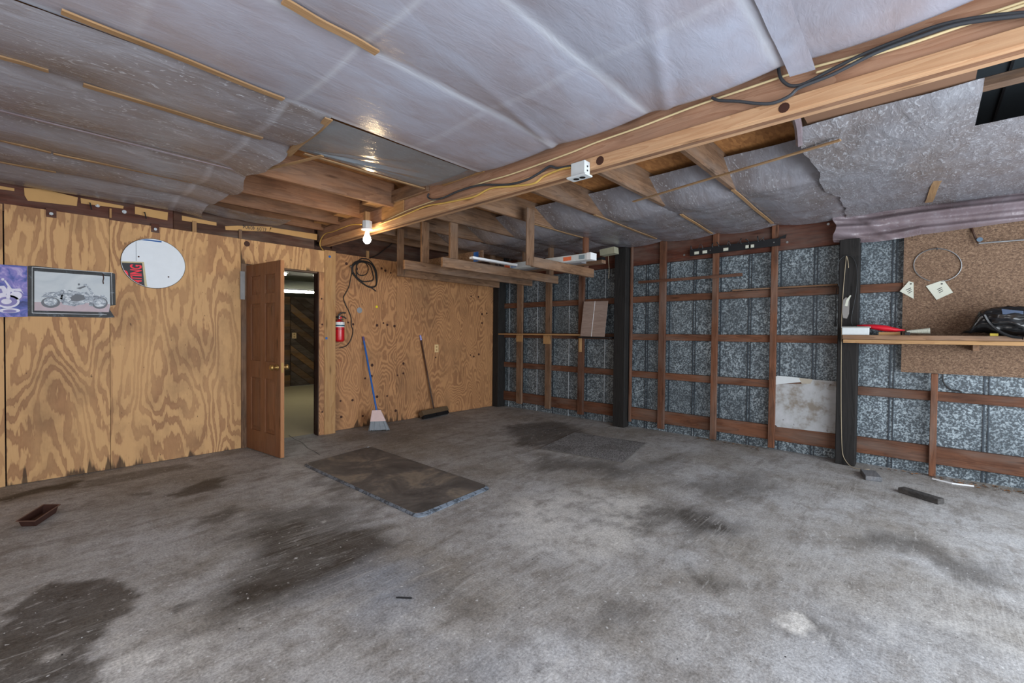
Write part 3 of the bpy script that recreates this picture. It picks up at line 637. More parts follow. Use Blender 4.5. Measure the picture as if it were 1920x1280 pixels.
# diagonal planks, falling to the right
wd = .155; dirv = Vector((1, 0, -.80)).normalized(); nrm = Vector((.80, 0, 1)).normalized(); xr = PY(Y2, 612, 640).x; ztp = ZC2
k = 0
while k*wd < 4.2:
    base = Vector((xsp, 0, 0))+nrm*(k*wd)
    # clip a long strip to the rectangle xsp..xr, 0..ztp
    poly = [base-dirv*4, base+dirv*4, base+dirv*4+nrm*(wd-.006), base-dirv*4+nrm*(wd-.006)]
    for ax, lim, sgn in ((0, xsp+.005, 1), (0, xr, -1), (2, .01, 1), (2, ztp, -1)):
        out = []
        for j in range(len(poly)):
            p, q = poly[j], poly[(j+1) % len(poly)]; fp, fq = sgn*(p[ax]-lim), sgn*(q[ax]-lim)
            if fp >= 0: out.append(p)
            if (fp >= 0) != (fq >= 0): out.append(p.lerp(q, fp/(fp-fq)))
        poly = out
        if len(poly) < 3: break
    if len(poly) >= 3:
        yo = Y2-.008*random.random(); MB().prism([Vector((p.x, yo, p.z)) for p in poly], (0, .03, 0)).build('plank', [PK[1], PK[3], PK[0], PK[1], PK[2], PK[3], PK[1], PK[0], PK[1], PK[2], PK[1]][k % 11], w2)
    k += 1
c = PY(Y2-.012, 551.5, 629); o = thing('wall_outlet', (c.x, Y2-.012, c.z-.06), 'cream outlet plate on the plank wall beyond the doorway', 'outlet')
board('plate', (c.x-.05, Y2-.022, c.z-.07), (c.x+.05, Y2-.011, c.z+.07), M['cream'], o)
for dz in (.03, -.03): MB().disc((c.x, Y2-.022, c.z+dz), (0, -1, 0), .02, .003, 10).build('socket', M['brass'], o)
def fluoro(pa, pb, z, label):
    a, b = PZ(z, *pa), PZ(z, *pb); d = (b-a).normalized(); s = d.cross(Vector((0, 0, 1)))
    t = thing('fluorescent_light', (a+b)/2, label, 'light', 'lights in the far room')
    MB().bar(a+Vector((0, 0, .035)), b+Vector((0, 0, .035)), s*.14, (0, 0, .03)).build('housing', M['white'], t)
    MB().tube([a, b], .022, 8).build('tube', M['tube_light'], t)
fluoro((505, 544), (640, 551), 2.07, 'long lit fluorescent tube across the far room ceiling')
fluoro((527, 513.5), (536, 513.5), 2.27, 'short lit tube at the left of the doorway')
fluoro((592, 519), (604, 521), 2.27, 'short lit tube at the right of the doorway')

# ------------------------------------------------------------------ door
hinge = Vector((1.668, YL-.005, .008)); lead = PZ(0, 529.5, 859.5); du = Vector((lead.x-hinge.x, lead.y-hinge.y, 0)); DW = du.length; du.normalize(); dn = Vector((-du.y, du.x, 0))
if dn.x > 0: dn = -dn     # dn points towards the visible face (-x)
DH, DT = 2.03, .038
door = thing('door_1', hinge, 'six-panel stained wooden door standing open into the garage', 'door', kind='structure')
def D(u, v, w_): return hinge + du*u + Vector((0, 0, v)) + dn*(w_)
def dbar(m_, u0, u1, v0, v1, w0, w1, mi=0):
    P = [D(u, v, w_) for w_ in (w0, w1) for u, v in ((u0, v0), (u1, v0), (u1, v1), (u0, v1))]
    return m_.add(P, [(0,1,2,3),(7,6,5,4),(0,4,5,1),(1,5,6,2),(2,6,7,3),(3,7,4,0)], mi)
cols = [(.115, DW/2-.05), (DW/2+.05, DW-.115)]; rows = [(.22, .80), (.98, 1.60), (1.70, 1.90)]
b = MB()
for u0, u1 in ((0, .115), (DW/2-.05, DW/2+.05), (DW-.115, DW-.004)): dbar(b, u0, u1, 0, DH, -DT/2, DT/2)
for v0, v1 in ((0, .22), (.80, .98), (1.60, 1.70), (1.90, DH)):
    for u0, u1 in ((.115, DW/2-.05), (DW/2+.05, DW-.115)): dbar(b, u0, u1, v0, v1, -DT/2, DT/2)
frame = b.build('frame', M['doorz'], door)
dbar(MB(), DW-.004, DW, 0, DH, -DT/2, DT/2).build('lock_edge', M['dooredge'], door)
for u0, u1 in cols:
    for v0, v1 in rows:
        q = MB(); dbar(q, u0, u1, v0, v1, -.008, .008)
        for sgn in (1, -1):
            e0, e1 = .008*sgn, .016*sgn
            P = [D(u, v, e0) for u, v in ((u0+.02, v0+.02), (u1-.02, v0+.02), (u1-.02, v1-.02), (u0+.02, v1-.02))]+[D(u, v, e1) for u, v in ((u0+.05, v0+.05), (u1-.05, v0+.05), (u1-.05, v1-.05), (u0+.05, v1-.05))]
            q.add(P, [(4,5,6,7)]+[(i, (i+1) % 4, 4+(i+1) % 4, 4+i) for i in range(4)])
        q.build('panel', M['doorz'], door)
for sgn in (1, -1):
    b = MB(); c = D(DW-.065, .93, sgn*DT/2)
    b.lathe(c, dn*sgn, [(0, .032), (.006, .032), (.010, .014), (.035, .012), (.042, .024), (.058, .030), (.072, .026), (.078, .010)], 16)
    b.build('knob', M['brass'], door, True)
dbar(MB(), DW, DW+.002, .88, .98, -.012, .012).build('latch_plate', M['brass'], door)
for v in (.22, .35, 1.02, 1.78):
    if v != .35: MB().tube([D(-.008, v-.045, DT/2+.004), D(-.008, v+.045, DT/2+.004)], .008, 8).build('hinge', M['dark_steel'], door)

# ------------------------------------------------------------------ things on the back wall
def on_l(px, py, off=.0): return PY(YL-off, px, py)
# round white board
cx = PY(YL-.012, 287, 493)
pts = []
el = [PY(YL-.012, 227, 493).x, PY(YL-.012, 347, 493).x]
C0 = Vector(((el[0]+el[1])/2, YL-.012, 0)); zt, zb = PY(YL-.012, 277, 446.5).z, PY(YL-.012, 297, 540.5).z
C0.z = (zt+zb)/2; rx, rz = (el[1]-el[0])/2, (zt-zb)/2
disc_t = thing('round_board', (C0.x, YL, zb), 'round white board with black and red sign corner, on plywood wall', 'board')
ring = [Vector((C0.x+rx*math.cos(a), YL-.012, C0.z+rz*math.sin(a))) for a in (2*math.pi*i/48 for i in range(48))]
bd = MB().prism(ring, (0, .011, 0)).build('face', M['foam'], disc_t)
edge = MB().tube([p+Vector((0, .004, 0)) for p in ring], .004, 6, closed=True).build('rim', M['dark_steel'], disc_t)
def clipdisc(poly):
    out = []
    P = [Vector(p) for p in poly]; res = []
    for i in range(len(P)):   # densify then pull inside
        a, b = P[i], P[(i+1) % len(P)]
        for k in range(10):
            p = a.lerp(b, k/10); d = Vector(((p.x-C0.x)/rx, (p.z-C0.z)/rz))
            if d.length > .985: d = d/d.length*.985; p = Vector((C0.x+d.x*rx, p.y, C0.z+d.y*rz))
            res.append(p)
    return res
yF = YL-.0135
MB().prism(clipdisc([PY(yF, *q) for q in ((222, 489.5), (270, 491), (276, 538), (262, 550), (222, 530))]), (0, .001, 0)).build('sign_border', plain('sign_tan_border', S(196, 186, 150), .6), disc_t)
MB().prism(clipdisc([PY(yF-.001, *q) for q in ((222, 492), (266.5, 493), (271.5, 538), (258, 550), (222, 530))]), (0, .0008, 0)).build('sign_black_field', M['signblack'], disc_t)
MB().prism(clipdisc([PY(yF, *q) for q in ((257, 446), (303, 452), (303, 454.5), (262, 449.5))]), (0, .001, 0)).build('blue_strip', M['blue'], disc_t)
MB().box((PY(yF, 255, 470).x, yF-.0005, PY(yF, 255, 489).z), (PY(yF, 255, 470).x+.002, yF, PY(yF, 255, 451).z)).build('seam', M['dark_steel'], disc_t)
for q in ((260, 481), (316, 519)): MB().disc(PY(yF+.001, *q), (0, -1, 0), .007, .003, 7).build('nail_hole', M['knot'], disc_t)
def text(name, s, origin, right, up, height, mat, parent, depth=.0006, sx=1.0, bold=0.0):
    cu = bpy.data.curves.new(name, 'FONT'); cu.body = s; cu.size = 1.0; cu.extrude = 0.0; cu.offset = bold
    tmp = bpy.data.objects.new(name+'_tmp', cu); COL.objects.link(tmp); dg = bpy.context.evaluated_depsgraph_get(); dg.update()
    me0 = bpy.data.meshes.new_from_object(tmp.evaluated_get(dg)); bpy.data.objects.remove(tmp)
    right, up = Vector(right).normalized(), Vector(up).normalized(); k = height/.70
    V = [Vector(origin)+right*(v.co.x*k*sx)+up*(v.co.y*k) for v in me0.vertices]; F = [tuple(p.vertices) for p in me0.polygons]
    nn = right.cross(up)*depth
    o = mk(name, V, F, mat, parent); o.location += nn; bpy.data.meshes.remove(me0); return o
# lettering runs upward: the word ends in ...ATING
pA, pG = PY(yF-.002, 270, 531), PY(yF-.002, 262.5, 494.5)
hl = abs(PY(yF, 264, 500).x-PY(yF, 243, 500).x)
b0 = Vector((PY(yF-.002, 264, 500).x+.004, yF-.002, PY(yF-.002, 268, 534).z)); zt2 = PY(yF-.002, 262, 496).z
t = text('sign_lettering', 'ATING', b0, (0, 0, 1), (-1, 0, 0), hl, M['signred'], disc_t, .0005, 1.0, .022)
ext = max(v.co.z for v in t.data.vertices); kz = (zt2-b0.z)/max(ext, .01)
for v in t.data.vertices: v.co.z *= kz
for v in t.data.vertices:
    p = v.co + WL[t.name]; d = Vector(((p.x-C0.x)/rx, (p.z-C0.z)/rz))
    if d.length > .975: d = d/d.length*.975; v.co.x = C0.x+d.x*rx-WL[t.name].x; v.co.z = C0.z+d.y*rz-WL[t.name].z
MB().prism(clipdisc([PY(yF-.0015, *q) for q in ((233, 506), (238, 508), (241, 514), (240, 520), (234, 516))]), (0, .0005, 0)).build('sign_mark', M['signred'], disc_t)

# posters
yP = YL-.0025
def flat(name, polys, mats, parent):
    b = MB()
    for m_, z, pl in polys: b.prism([PY(yP-.0002-z*.0004, *q) for q in pl], (0, .0003, 0), m_)
    return b.build(name, mats, parent)
def ell(cx_, cy_, rx_, ry_, n=20): return [(cx_+rx_*math.cos(2*math.pi*i/n), cy_+ry_*math.sin(2*math.pi*i/n)) for i in range(n)]
def posterpaper(name, stops, scale, seed):
    m = NT(name); v = m.coords((1, 1, 1.4), False); n = m.noise(v, scale, 4, 0.6, 1.5); m.col(m.ramp(n, stops)); m.set(Roughness=0.55); m.bump(n, .25, .01); return m.mat
mBlue = posterpaper('poster_blue_swirl', [(.32, S(34, 42, 100)), (.46, S(78, 92, 170)), (.58, S(140, 128, 196)), (.72, S(206, 196, 226))], 7, 1)
mBord = posterpaper('poster_smoke_border', [(.40, S(14, 15, 17)), (.58, S(34, 38, 42)), (.70, S(110, 120, 130)), (.84, S(190, 198, 206))], 9, 2)
mSky = posterpaper('poster_hazy_sky', [(.3, S(182, 192, 200)), (.7, S(208, 214, 218))], 3, 3)
mGr = plain('poster_ground', S(178, 160, 168), .4); mChr = posterpaper('poster_chrome', [(.36, S(96, 104, 116)), (.5, S(160, 170, 182)), (.66, S(222, 228, 234))], 30, 4)
mTyr = plain('poster_tyre', S(84, 88, 96), .4); mLine = plain('poster_line', S(200, 204, 208), .4)
p1 = thing('poster', PY(yP, 20, 594), 'blue and purple motorcycle poster cut by the left frame edge', 'poster', 'posters on the plywood')
flat('sheet', [(0, 0, [(-60, 489), (0, 495.5), (28, 497), (51, 499), (52, 593.5), (26, 594), (0, 594), (-60, 597)])], [mBlue], p1)
mWh = plain('poster_white_print', S(214, 212, 228), .4)
def motorcycle(L, ox, oy, k, chrome, tyre):
    """side view drawn as flat print; px offsets scaled by k around ox, oy"""
    T = lambda pl: [(ox+x*k, oy+y*k) for x, y in pl]
    L += [(tyre, 1, T(ell(95, 127, 18, 10))), (chrome, 2, T(ell(95, 125.5, 13, 7.5))), (tyre, 1, T(ell(187, 128, 15, 11))), (chrome, 2, T(ell(187, 127, 12, 8.5)))]
    L += [(chrome, 3, T([(77, 117), (84, 108), (110, 107), (118, 112), (117, 122), (104, 117), (88, 117)])),     # rear fender, bag
          (chrome, 3, T([(117, 106), (135, 104), (150, 108), (163, 107), (170, 116), (166, 126), (140, 134), (118, 131), (112, 121)])),   # engine, tank
          (tyre, 4, T([(132, 117), (140, 112), (157, 113), (160, 121), (146, 125), (134, 124)])), (chrome, 5, T(ell(148, 128, 12, 3.5))), (chrome, 4, T([(98, 112), (118, 102), (132, 104), (118, 110)])),
          (chrome, 5, T([(162, 96), (166, 96), (182, 118), (190, 128), (186, 129), (176, 118)])),                # fork
          (chrome, 4, T([(170, 106), (176, 118), (174, 134), (167, 133), (168, 118)])), (tyre, 5, T([(143, 100), (158, 96), (162, 97), (150, 102)])),
          (tyre, 5, T(ell(148, 93, 2, 2))), (chrome, 5, T(ell(160, 94, 3.2, 2.6))), (chrome, 3, T([(172, 121), (178, 113), (196, 113), (203, 124), (198, 119), (184, 117)]))]
pp = []
motorcycle(pp, -142, 437, .92, 0, 1)
pp = [(a, c_, d) for a, c_, d in pp if all(x < 50 for x, y in d)]
pp += [(0, 2, ell(18, 584-2, 20, 4.5)), (1, 3, ell(18, 583, 13, 3)), (0, 2, ell(14, 565, 23, 12.5)), (1, 3, ell(14, 565, 18.5, 9)), (0, 4, ell(12, 565, 10, 5))]
flat('print', pp, [mWh, plain('poster_violet_print', S(120, 112, 172), .4)], p1)
p2 = thing('poster', PY(yP, 134, 595), 'chrome motorcycle poster with smoky black border and torn corner', 'poster', 'posters on the plywood')
flat('sheet', [(0, 0, [(52, 498.5), (63, 498), (120, 504), (205, 510.5), (216, 513), (217, 572), (207, 573), (205, 579), (215, 594.5), (200, 595.5), (120, 594), (52, 593)])], [mBord], p2)
flat('picture', [(0, 1, [(64.5, 508), (206, 518), (206.5, 572), (204, 585), (64.5, 582)])], [mSky], p2)
flat('ground', [(0, 2, [(64.5, 566), (120, 566), (206, 570), (204, 585), (64.5, 582)])], [mGr], p2)
pp = []; motorcycle(pp, 0, 440, 1.0, 0, 1); flat('print', [(a, c_+2, d) for a, c_, d in pp], [mChr, mTyr], p2)
flat('border_line', [(0, 2, [(59.8, 500.5), (60.6, 500.5), (60.6, 587), (59.8, 587)]), (0, 2, [(60, 500), (211, 511), (211, 511.8), (60, 501)]), (0, 2, [(60, 586), (200, 589.3), (200, 590), (60, 587)]), (0, 2, [(208.5, 511), (209.3, 511), (211, 571), (210.2, 571)])], [mLine], p2)
MB().tube([PY(yP-.004, *q) for q in ((193, 513), (194.5, 521), (193, 527), (194, 532))], .004, 5).build('tear_mark', M['knot'], p2)

# stencil on the kraft strip (read upside down in place)
c = PY(YL+.010, 500, 427.5); text('stencil_lettering', '£L09 40904', Vector((c.x, YL+.0105, c.z)), (-1, 0, -.01), (0, 0, -1), .045, M['signblack'], stencil_parent, -.0004, .8)

# coil of black cord hanging on the plywood
coil = thing('cord_coil', PY(YR-.03, 685, 548), 'coil of black cord hung on the plywood above the extinguisher', 'cord')
def crop(a, b): return (600+a/6.092, 470+b/6.095)
loops = [[(370,240),(372,170),(430,125),(500,120),(580,150),(625,230),(640,320),(640,400),(560,410),(480,360),(400,290)], [(366,250),(368,165),(425,118),(500,116),(575,140),(620,200),(645,270),(640,395),(600,412),(540,400),(450,345),(390,280)],
         [(375,235),(380,175),(440,130),(500,128),(570,165),(600,250),(608,330),(540,350),(480,345),(410,290)], [(415,235),(420,160),(455,100),(500,90),(560,105),(620,180),(648,260),(645,380),(590,420),(520,395),(430,320)], [(412,220),(430,150),(480,130),(530,150),(552,210),(530,265),(480,282),(435,265)]]
for k, lp in enumerate(loops):
    P = [PY(YR-.012-.006*(k % 3), *crop(*q)) for q in lp]; P = smooth_path(P+[P[0]], 5)[:-1]; MB().tube(P, .0075 if k != 4 else .006, 6, closed=True).build('loop', M['cord'], coil)
MB().tube(smooth_path([PY(YR-.012, *crop(*q)) for q in ((365,245),(350,320),(330,410),(290,490),(268,535),(290,610),(325,680),(355,760),(358,850),(375,900),(370,960),(345,1030),(300,1085),(222,1112))]), .006, 6).build('tail', M['cord'], coil)
MB().tube(smooth_path([PY(YR-.02, *crop(*q)) for q in ((560,410),(600,430),(640,462))]), .007, 6).build('end_plug', M['cord'], coil)
MB().tube(smooth_path([PY(YR-.03, *q) for q in ((693, 484), (707, 478), (720, 468), (733, 458), (741, 446))]), .007, 6).build('lead', M['cord'], coil)
MB().tube([PY(YR+.02, *crop(352, 180)), PY(YR-.06, *crop(352, 180))], .012, 8).build('peg', M['black'], coil)

# fire extinguisher
e0 = PY(YR-.075, 636.5, 640.5); ex = thing('fire_extinguisher', e0, 'red fire extinguisher mounted on the plywood beside the doorway', 'fire extinguisher')
cz = lambda py: PY(YR-.075, 636.5, py).z
rB = .062; zb_ = e0.z; zs_ = cz(600)
MB().lathe((e0.x, e0.y, zb_), (0, 0, 1), [(0, .045), (.012, .058), (.03, rB), (zs_-zb_-.05, rB), (zs_-zb_-.02, .055), (zs_-zb_-.004, .036), (zs_-zb_+.004, .018), (zs_-zb_+.02, .016)], 24).build('cylinder', M['red'], ex, True)
zl0, zl1 = cz(613), cz(599.5+4)
lab = MB().lathe((e0.x, e0.y, zl0), (0, 0, 1), [(0, rB+.0012), (zl1-zl0, rB+.0012)], 24).build('label', M['white'], ex)
MB().lathe((e0.x, e0.y, zl0+.010), (0, 0, 1), [(0, rB+.002), (.020, rB+.002)], 24).build('label_band', plain('label_teal', S(30, 84, 104), .5), lab)
for a0 in (2.7, 4.25): 
    for kk in range(3): MB().add([Vector((e0.x+(rB+.0024)*math.cos(a), e0.y+(rB+.0024)*math.sin(a), z)) for z in (zl0+.05+.022*kk, zl0+.058+.022*kk) for a in (a0+.2, a0+.9)], [(0, 1, 3, 2)]).build('label_print', M['signblack'], lab)
MB().lathe((e0.x, e0.y, cz(617)), (0, 0, 1), [(0, rB+.002), (.005, rB+.002)], 24).build('strap', M['black'], ex)
zt_ = zs_+.02
MB().lathe((e0.x, e0.y, zt_-.005), (0, 0, 1), [(0, .02), (.02, .02), (.025, .014), (.04, .014)], 12).build('valve', M['steel'], ex)
MB().disc((e0.x+.004, e0.y-.022, zt_+.012), (0, -1, 0), .014, .006, 12).build('gauge', M['redplastic'], ex)
b = MB(); b.tube(smooth_path([(e0.x-.02, e0.y, zt_+.035), (e0.x+.02, e0.y-.01, zt_+.075), (e0.x+.075, e0.y-.02, zt_+.078)]), [.011]*12+[.008], 6); b.build('lever', M['black'], ex)
b = MB(); b.tube(smooth_path([(e0.x, e0.y, zt_+.022), (e0.x+.05, e0.y-.01, zt_+.024), (e0.x+.082, e0.y-.02, zt_+.0)]), .009, 6); b.build('carry_handle', M['black'], ex)
b = MB(); b.tube(smooth_path([(e0.x-.015, e0.y, zt_+.02), (e0.x-.07, e0.y, zt_+.005), (e0.x-.088, e0.y, zt_-.08), (e0.x-.085, e0.y, zb_+.16), (e0.x-.08, e0.y, zb_+.09)]), .012, 8)
b.tube([(e0.x-.08, e0.y, zb_+.10), (e0.x-.078, e0.y, zb_+.055)], [.012, .019], 8); b.build('hose', M['black'], ex)
box('wall_bracket', (e0.x-.03, e0.y+rB, zb_+.04), (e0.x+.03, YR, zs_), M['dark_steel'], ex)

# blue broom
hb = PZ(.30, 705, 778); hd = Vector((hb.x, 5.36, .20)); 
bt = PY(YR-.02, 681, 632.5); bb = Vector((3.165, 5.33, 0))
br = thing('broom', bb, 'upright broom with blue handle leaning on the plywood', 'broom')
ctop = Vector((3.155, 5.375, .27)); axis = (bt-ctop).normalized()
MB().tube([ctop-axis*.03, bt], .0125, 10).build('handle', M['bluepole'], br)
MB().tube([bt-axis*.05, bt+axis*.01], .0145, 10).build('grip_cap', plain('violet_cap', S(84, 70, 120), .5), br)
sx = Vector((.84, -.54, 0))
def taper(z0, w0, t0, z1, w1, t1, c0, c1):
    n = Vector((sx.y, -sx.x, 0)); V = []
    for c_, w_, t_ in ((c0, w0, t0), (c1, w1, t1)): V += [c_-sx*w_-n*t_, c_+sx*w_-n*t_, c_+sx*w_+n*t_, c_-sx*w_+n*t_]
    return V, [(0,3,2,1),(4,5,6,7),(0,1,5,4),(1,2,6,5),(2,3,7,6),(3,0,4,7)]
cm = Vector((3.165, 5.35, .125)); cb = Vector((3.175, 5.33, .0))
capo = MB().add(*taper(0, .10, .030, 0, .055, .020, cm, ctop)).build('cap', M['broomcap'], br)
b = MB(); b.add(*taper(0, .128, .036, 0, .095, .028, cb+Vector((0, 0, .012)), cm))
n_ = Vector((sx.y, -sx.x, 0))
for i in range(70):
    u, v = random.uniform(-1, 1), random.uniform(-1, 1); b.tube([cm+sx*(.097*u)+n_*(.03*v), cb+sx*(.134*u+random.uniform(-.01, .01))+n_*(.042*v)+Vector((0, 0, .002))], .0035, 3)
tag(b.build('bristles', M['bristle'], capo), kind='stuff')
# push broom
g = thing('push_broom', PZ(0, 812, 778), 'push broom with dark handle and block leaning on the plywood', 'broom')
a_, b_ = Vector((4.03, 5.50, 0)), Vector((4.60, 5.60, 0)); dd = (b_-a_).normalized(); nn_ = Vector((-dd.y, dd.x, 0)); tl = (nn_*.55+Vector((0, 0, .83))).normalized(); fl_ = dd.cross(tl)
blk = MB().bar(a_+tl*.092+nn_*.02, b_+tl*.092+nn_*.02, fl_*.08, tl*.075).build('block', M['brushwood'], g)
b = MB()
b.bar(a_+dd*.01+tl*.035+nn_*.02, b_-dd*.01+tl*.035+nn_*.02, fl_*.06, tl*.05)
for i in range(80):
    u, v = random.random(), random.uniform(-.5, .5); p = a_+dd*(.01+u*((b_-a_).length-.02))+nn_*.02+fl_*(v*.066); b.tube([p+tl*.08, p+tl*.012+fl_*(v*.01)], .004, 3)
tag(b.build('bristles', M['black'], blk), kind='stuff')
pt = PY(YR-.02, 788, 629); pb_ = a_.lerp(b_, .52)+tl*.12+nn_*.02
MB().tube([pb_, pb_.lerp(pt, .5), pt], .0125, 8).build('handle', M['darkz'], g)
MB().tube([pt-(pt-pb_).normalized()*.07, pt+(pt-pb_).normalized()*.005], .0145, 8).build('grip_cap', plain('lilac_cap', S(150, 150, 206), .5), g)
# outlet
c = PY(YR-.006, 818.5, 653); o = thing('wall_outlet', (c.x, YR-.006, c.z-.06), 'cream outlet plate on the plywood right of the push broom', 'outlet')
plt = board('plate', (c.x-.038, YR-.009, c.z-.062), (c.x+.038, YR-.0005, c.z+.062), M['cream'], o, .002)
for dz in (.026, -.026): MB().disc((c.x, YR-.009, c.z+dz), (0, -1, 0), .016, .002, 12).build('socket', plain('socket_tan', S(176, 140, 92), .5) if 'socket_tan' not in bpy.data.materials else bpy.data.materials['socket_tan'], plt)

# ------------------------------------------------------------------ beam things
XF = 2.466
# lamp holder and bulb
cB = PX(2.40, 688.3, 444); lp = thing('bare_bulb_lamp', cB, 'lit bare bulb in a porcelain holder under the timber beam', 'lamp')
zc = lambda py: PX(2.40, 688.3, py).z
MB().lathe((cB.x, cB.y, zc(431)), (0, 0, 1), [(0, .058), (.006, .060), (.014, .052)], 20).build('porcelain_base', M['white'], lp, True)
MB().lathe((cB.x, cB.y, zc(430.5)+.012), (0, 0, 1), [(0, .050), (.075, .050)], 8).build('junction_box', M['offwhite'], lp)
MB().bar((cB.x-.005, cB.y, zc(422)+.04), (cB.x-.005, cB.y, 2.56), (.05, 0, 0), (0, .04, 0)).build('mount_block', M['tanz'], lp)
MB().lathe((cB.x, cB.y, zc(431)), (0, 0, -1), [(0, .022), (.03, .022)], 12).build('socket', M['white'], lp)
zb0 = zc(434.5)
MB().lathe((cB.x, cB.y, zb0), (0, 0, -1), [(0, .018), (.02, .019), (.04, .027), (.06, .036), (.08, .0395), (.098, .037), (.112, .028), (.122, .014), (.125, .003)], 18).build('bulb', M['bulb'], lp, True)
# receptacle box
c0 = PX(2.43, 1085, 318); rb = thing('receptacle_box', c0, 'white metal receptacle box screwed to the timber beam', 'outlet')
ya, yb = PX(2.42, 1071, 318).y, PX(2.42, 1097, 318).y; za, zb2 = PX(2.42, 1085, 329).z, PX(2.42, 1085, 303).z
board('housing', (2.415, yb, za), (2.477, ya, zb2), M['offwhite'], rb, .003)
cvp = board('cover_plate', (2.395, yb-.02, za-.012), (2.477, ya+.02, za-.001), M['offwhite'], rb, .002)
for t_ in (.28, .72): MB().disc((2.437, yb+(ya-yb)*t_, za-.012), (0, 0, -1), .019, .002, 14).build('socket', M['black'], cvp)
for dz in (.3, .6): MB().disc((2.445, yb, za+(zb2-za)*dz), (0, -1, 0), .006, .004, 8).build('screw', M['dark_steel'], rb)
# cables
def cable(name, pix, r, mat, label, x=XF, group=None):
    W_ = [PX(x, *q) for q in pix]
    P = smooth_path(W_, 6)
    if pix[-1][0] > 1900: P.append(Vector((x, -2.15, W_[-1].z)))      # carries on along the beam past the frame
    if pix[0][0] > 1900: P.insert(0, Vector((x, -2.15, W_[0].z)))
    o = MB().tube(P, r, 7).build(name, mat, None, True); return tag(o, label, 'cable', group)
cable('cable', [(1335,183),(1348,188),(1385,190),(1420,194),(1450,193),(1480,180),(1500,164),(1560,140),(1640,100),(1720,70),(1800,45),(1919,29),(1990,20)], .0078, M['cable'], 'lower thick dark cable clipped along the timber beam', 2.462)
cable('cable', [(1459,124),(1462,142),(1470,154),(1485,161),(1510,156),(1560,130),(1620,101),(1680,77),(1760,48),(1840,32),(1919,24),(1990,17)], .0078, M['cable'], 'upper dark cable looping down out of the plastic near beam', 2.475)
cable('cable', [(1070,314),(1050,318),(1020,330),(1000,344),(960,349),(920,353),(890,368),(860,375),(830,381),(800,386),(770,398),(740,410),(712,420)], .0075, M['yellow'], 'yellow cable running from the white box toward the bulb', 2.468)
cable('cable', [(1070,311),(1045,315),(1030,312),(1010,325),(985,338),(950,346),(900,347),(860,358),(830,371),(810,374),(802,369),(804,363)], .0085, M['cable'], 'thin dark cable twisted with the yellow one on beam', 2.470)
cable('cable', [(1990,-20),(1919,4),(1840,30),(1700,75),(1600,106),(1500,133),(1400,166),(1300,200),(1200,238),(1120,266),(1060,290),(960,326),(900,344),(820,374),(760,396),(700,425)], .006, M['cream_cable'], 'cream cable stapled along top of the timber beam', 2.484)
cable('cable', [(1919,10),(1800,50),(1700,84),(1600,114),(1560,128),(1530,136)], .006, M['cream_cable'], 'short second cream cable beside the thick dark cables', 2.480)
cable('cable', [(678,421),(660,421),(642,427),(625,434),(610,438),(602,448),(600,460),(606,469)], .0055, M['yellow'], 'yellow cable drooping from the bulb to the plywood corner', 2.46)
for q in ((1518,155), (1647,84), (1810,50), (1868,26)):
    pass

# ------------------------------------------------------------------ lumber rack
rack = thing('lumber_rack', (4.2, 4.1, 2.045), 'hanging lumber rack of weathered boards below the ceiling joists', 'rack')
ZR = 2.045
arms = []
for (pl, ptop, pr, yj) in (((743.7,517.5),None,(940,539),0), ((760.6,504),None,(996.7,536),0), ((822.5,501),None,(1055,531),0), ((987,501),None,(1126,519),0)):
    a, b = PZ(ZR, *pl), PZ(ZR, *pr); ym = (a.y+b.y)/2; arms.append((a.x, b.x, ym))
    board('rack_arm', (a.x, ym, ZR), (b.x, ym+.04, ZR+.11), M['oldx'], rack)
for i, (px0, px1, s_) in enumerate(((745.5, 758, 1), (791, 805, 1), (844.5, 859, 1), (988, 1002, 1))):
    x0, x1, ym = arms[i]; yv = ym+.04 if i in (1, 2) else ym-.02
    a, b = PY(yv, px0, 470).x, PY(yv, px1, 470).x
    board('hanger', (a, yv, ZR+.0), (b, yv+.02 if i not in (1, 2) else yv+.035, 2.66), M['oldz'], rack)
    yq = ym+.042 if i != 3 else ym+.041
    board('hanger', (x1-.16, yq, ZR+.0), (x1-.06, yq+.035, 2.62), M['oldz'] if i != 3 else M['redz'], rack)
# things stored on the rack
zt0 = ZR+.112
xA = 4.30
ca = PX(xA, 945, 497); cb_ = PX(xA, 1107, 475)
ct = thing('tube_carton', (xA+.06, (ca.y+cb_.y)/2, zt0), 'long white tube carton with orange label lying on the rack', 'carton')
board('carton', (xA, cb_.y, zt0), (xA+.12, ca.y, zt0+.075), M['offwhite'], ct)
for pa, pb, m_ in ((1056, 1071, 'or'), (1085, 1096, 'k'), (946, 956, 'or'), (958, 968, 'b')):
    y1_, y0_ = PX(xA, pa, 490).y, PX(xA, pb, 490).y
    mm = {'or': plain('label_orange', S(220, 110, 72), .5), 'k': plain('label_grey', S(120, 140, 150), .5), 'b': plain('label_blue', S(120, 150, 200), .5)}[m_]
    box('label', (xA-.001, y0_, zt0+.014), (xA+.0005, y1_, zt0+.060), mm, ct)
box('end_cap', (xA-.002, cb_.y-.004, zt0-.001), (xA+.122, cb_.y+.05, zt0+.077), M['white'], ct)
st = MB().bar((3.42, 3.80, zt0+.012), (4.16, 3.79, zt0+.012), (0, .06, 0), (0, 0, .024)).build('white_strip', M['white']); tag(st, 'white metal strip lying along a rack arm', 'strip')
s2 = thing('chipboard_offcut', (3.5, 4.3, zt0), 'chipboard offcut with blue painted end standing on the rack', 'board')
xO = 3.62; o1, o2 = PX(xO, 800, 487), PX(xO, 905, 470)
MB().prism([(xO, o1.y, zt0), (xO, o2.y, zt0), (xO, o2.y, PX(xO, 905, 468.5).z), (xO, o1.y, PX(xO, 806, 486).z)], (.018, 0, 0)).build('panel', M['particle'], s2)
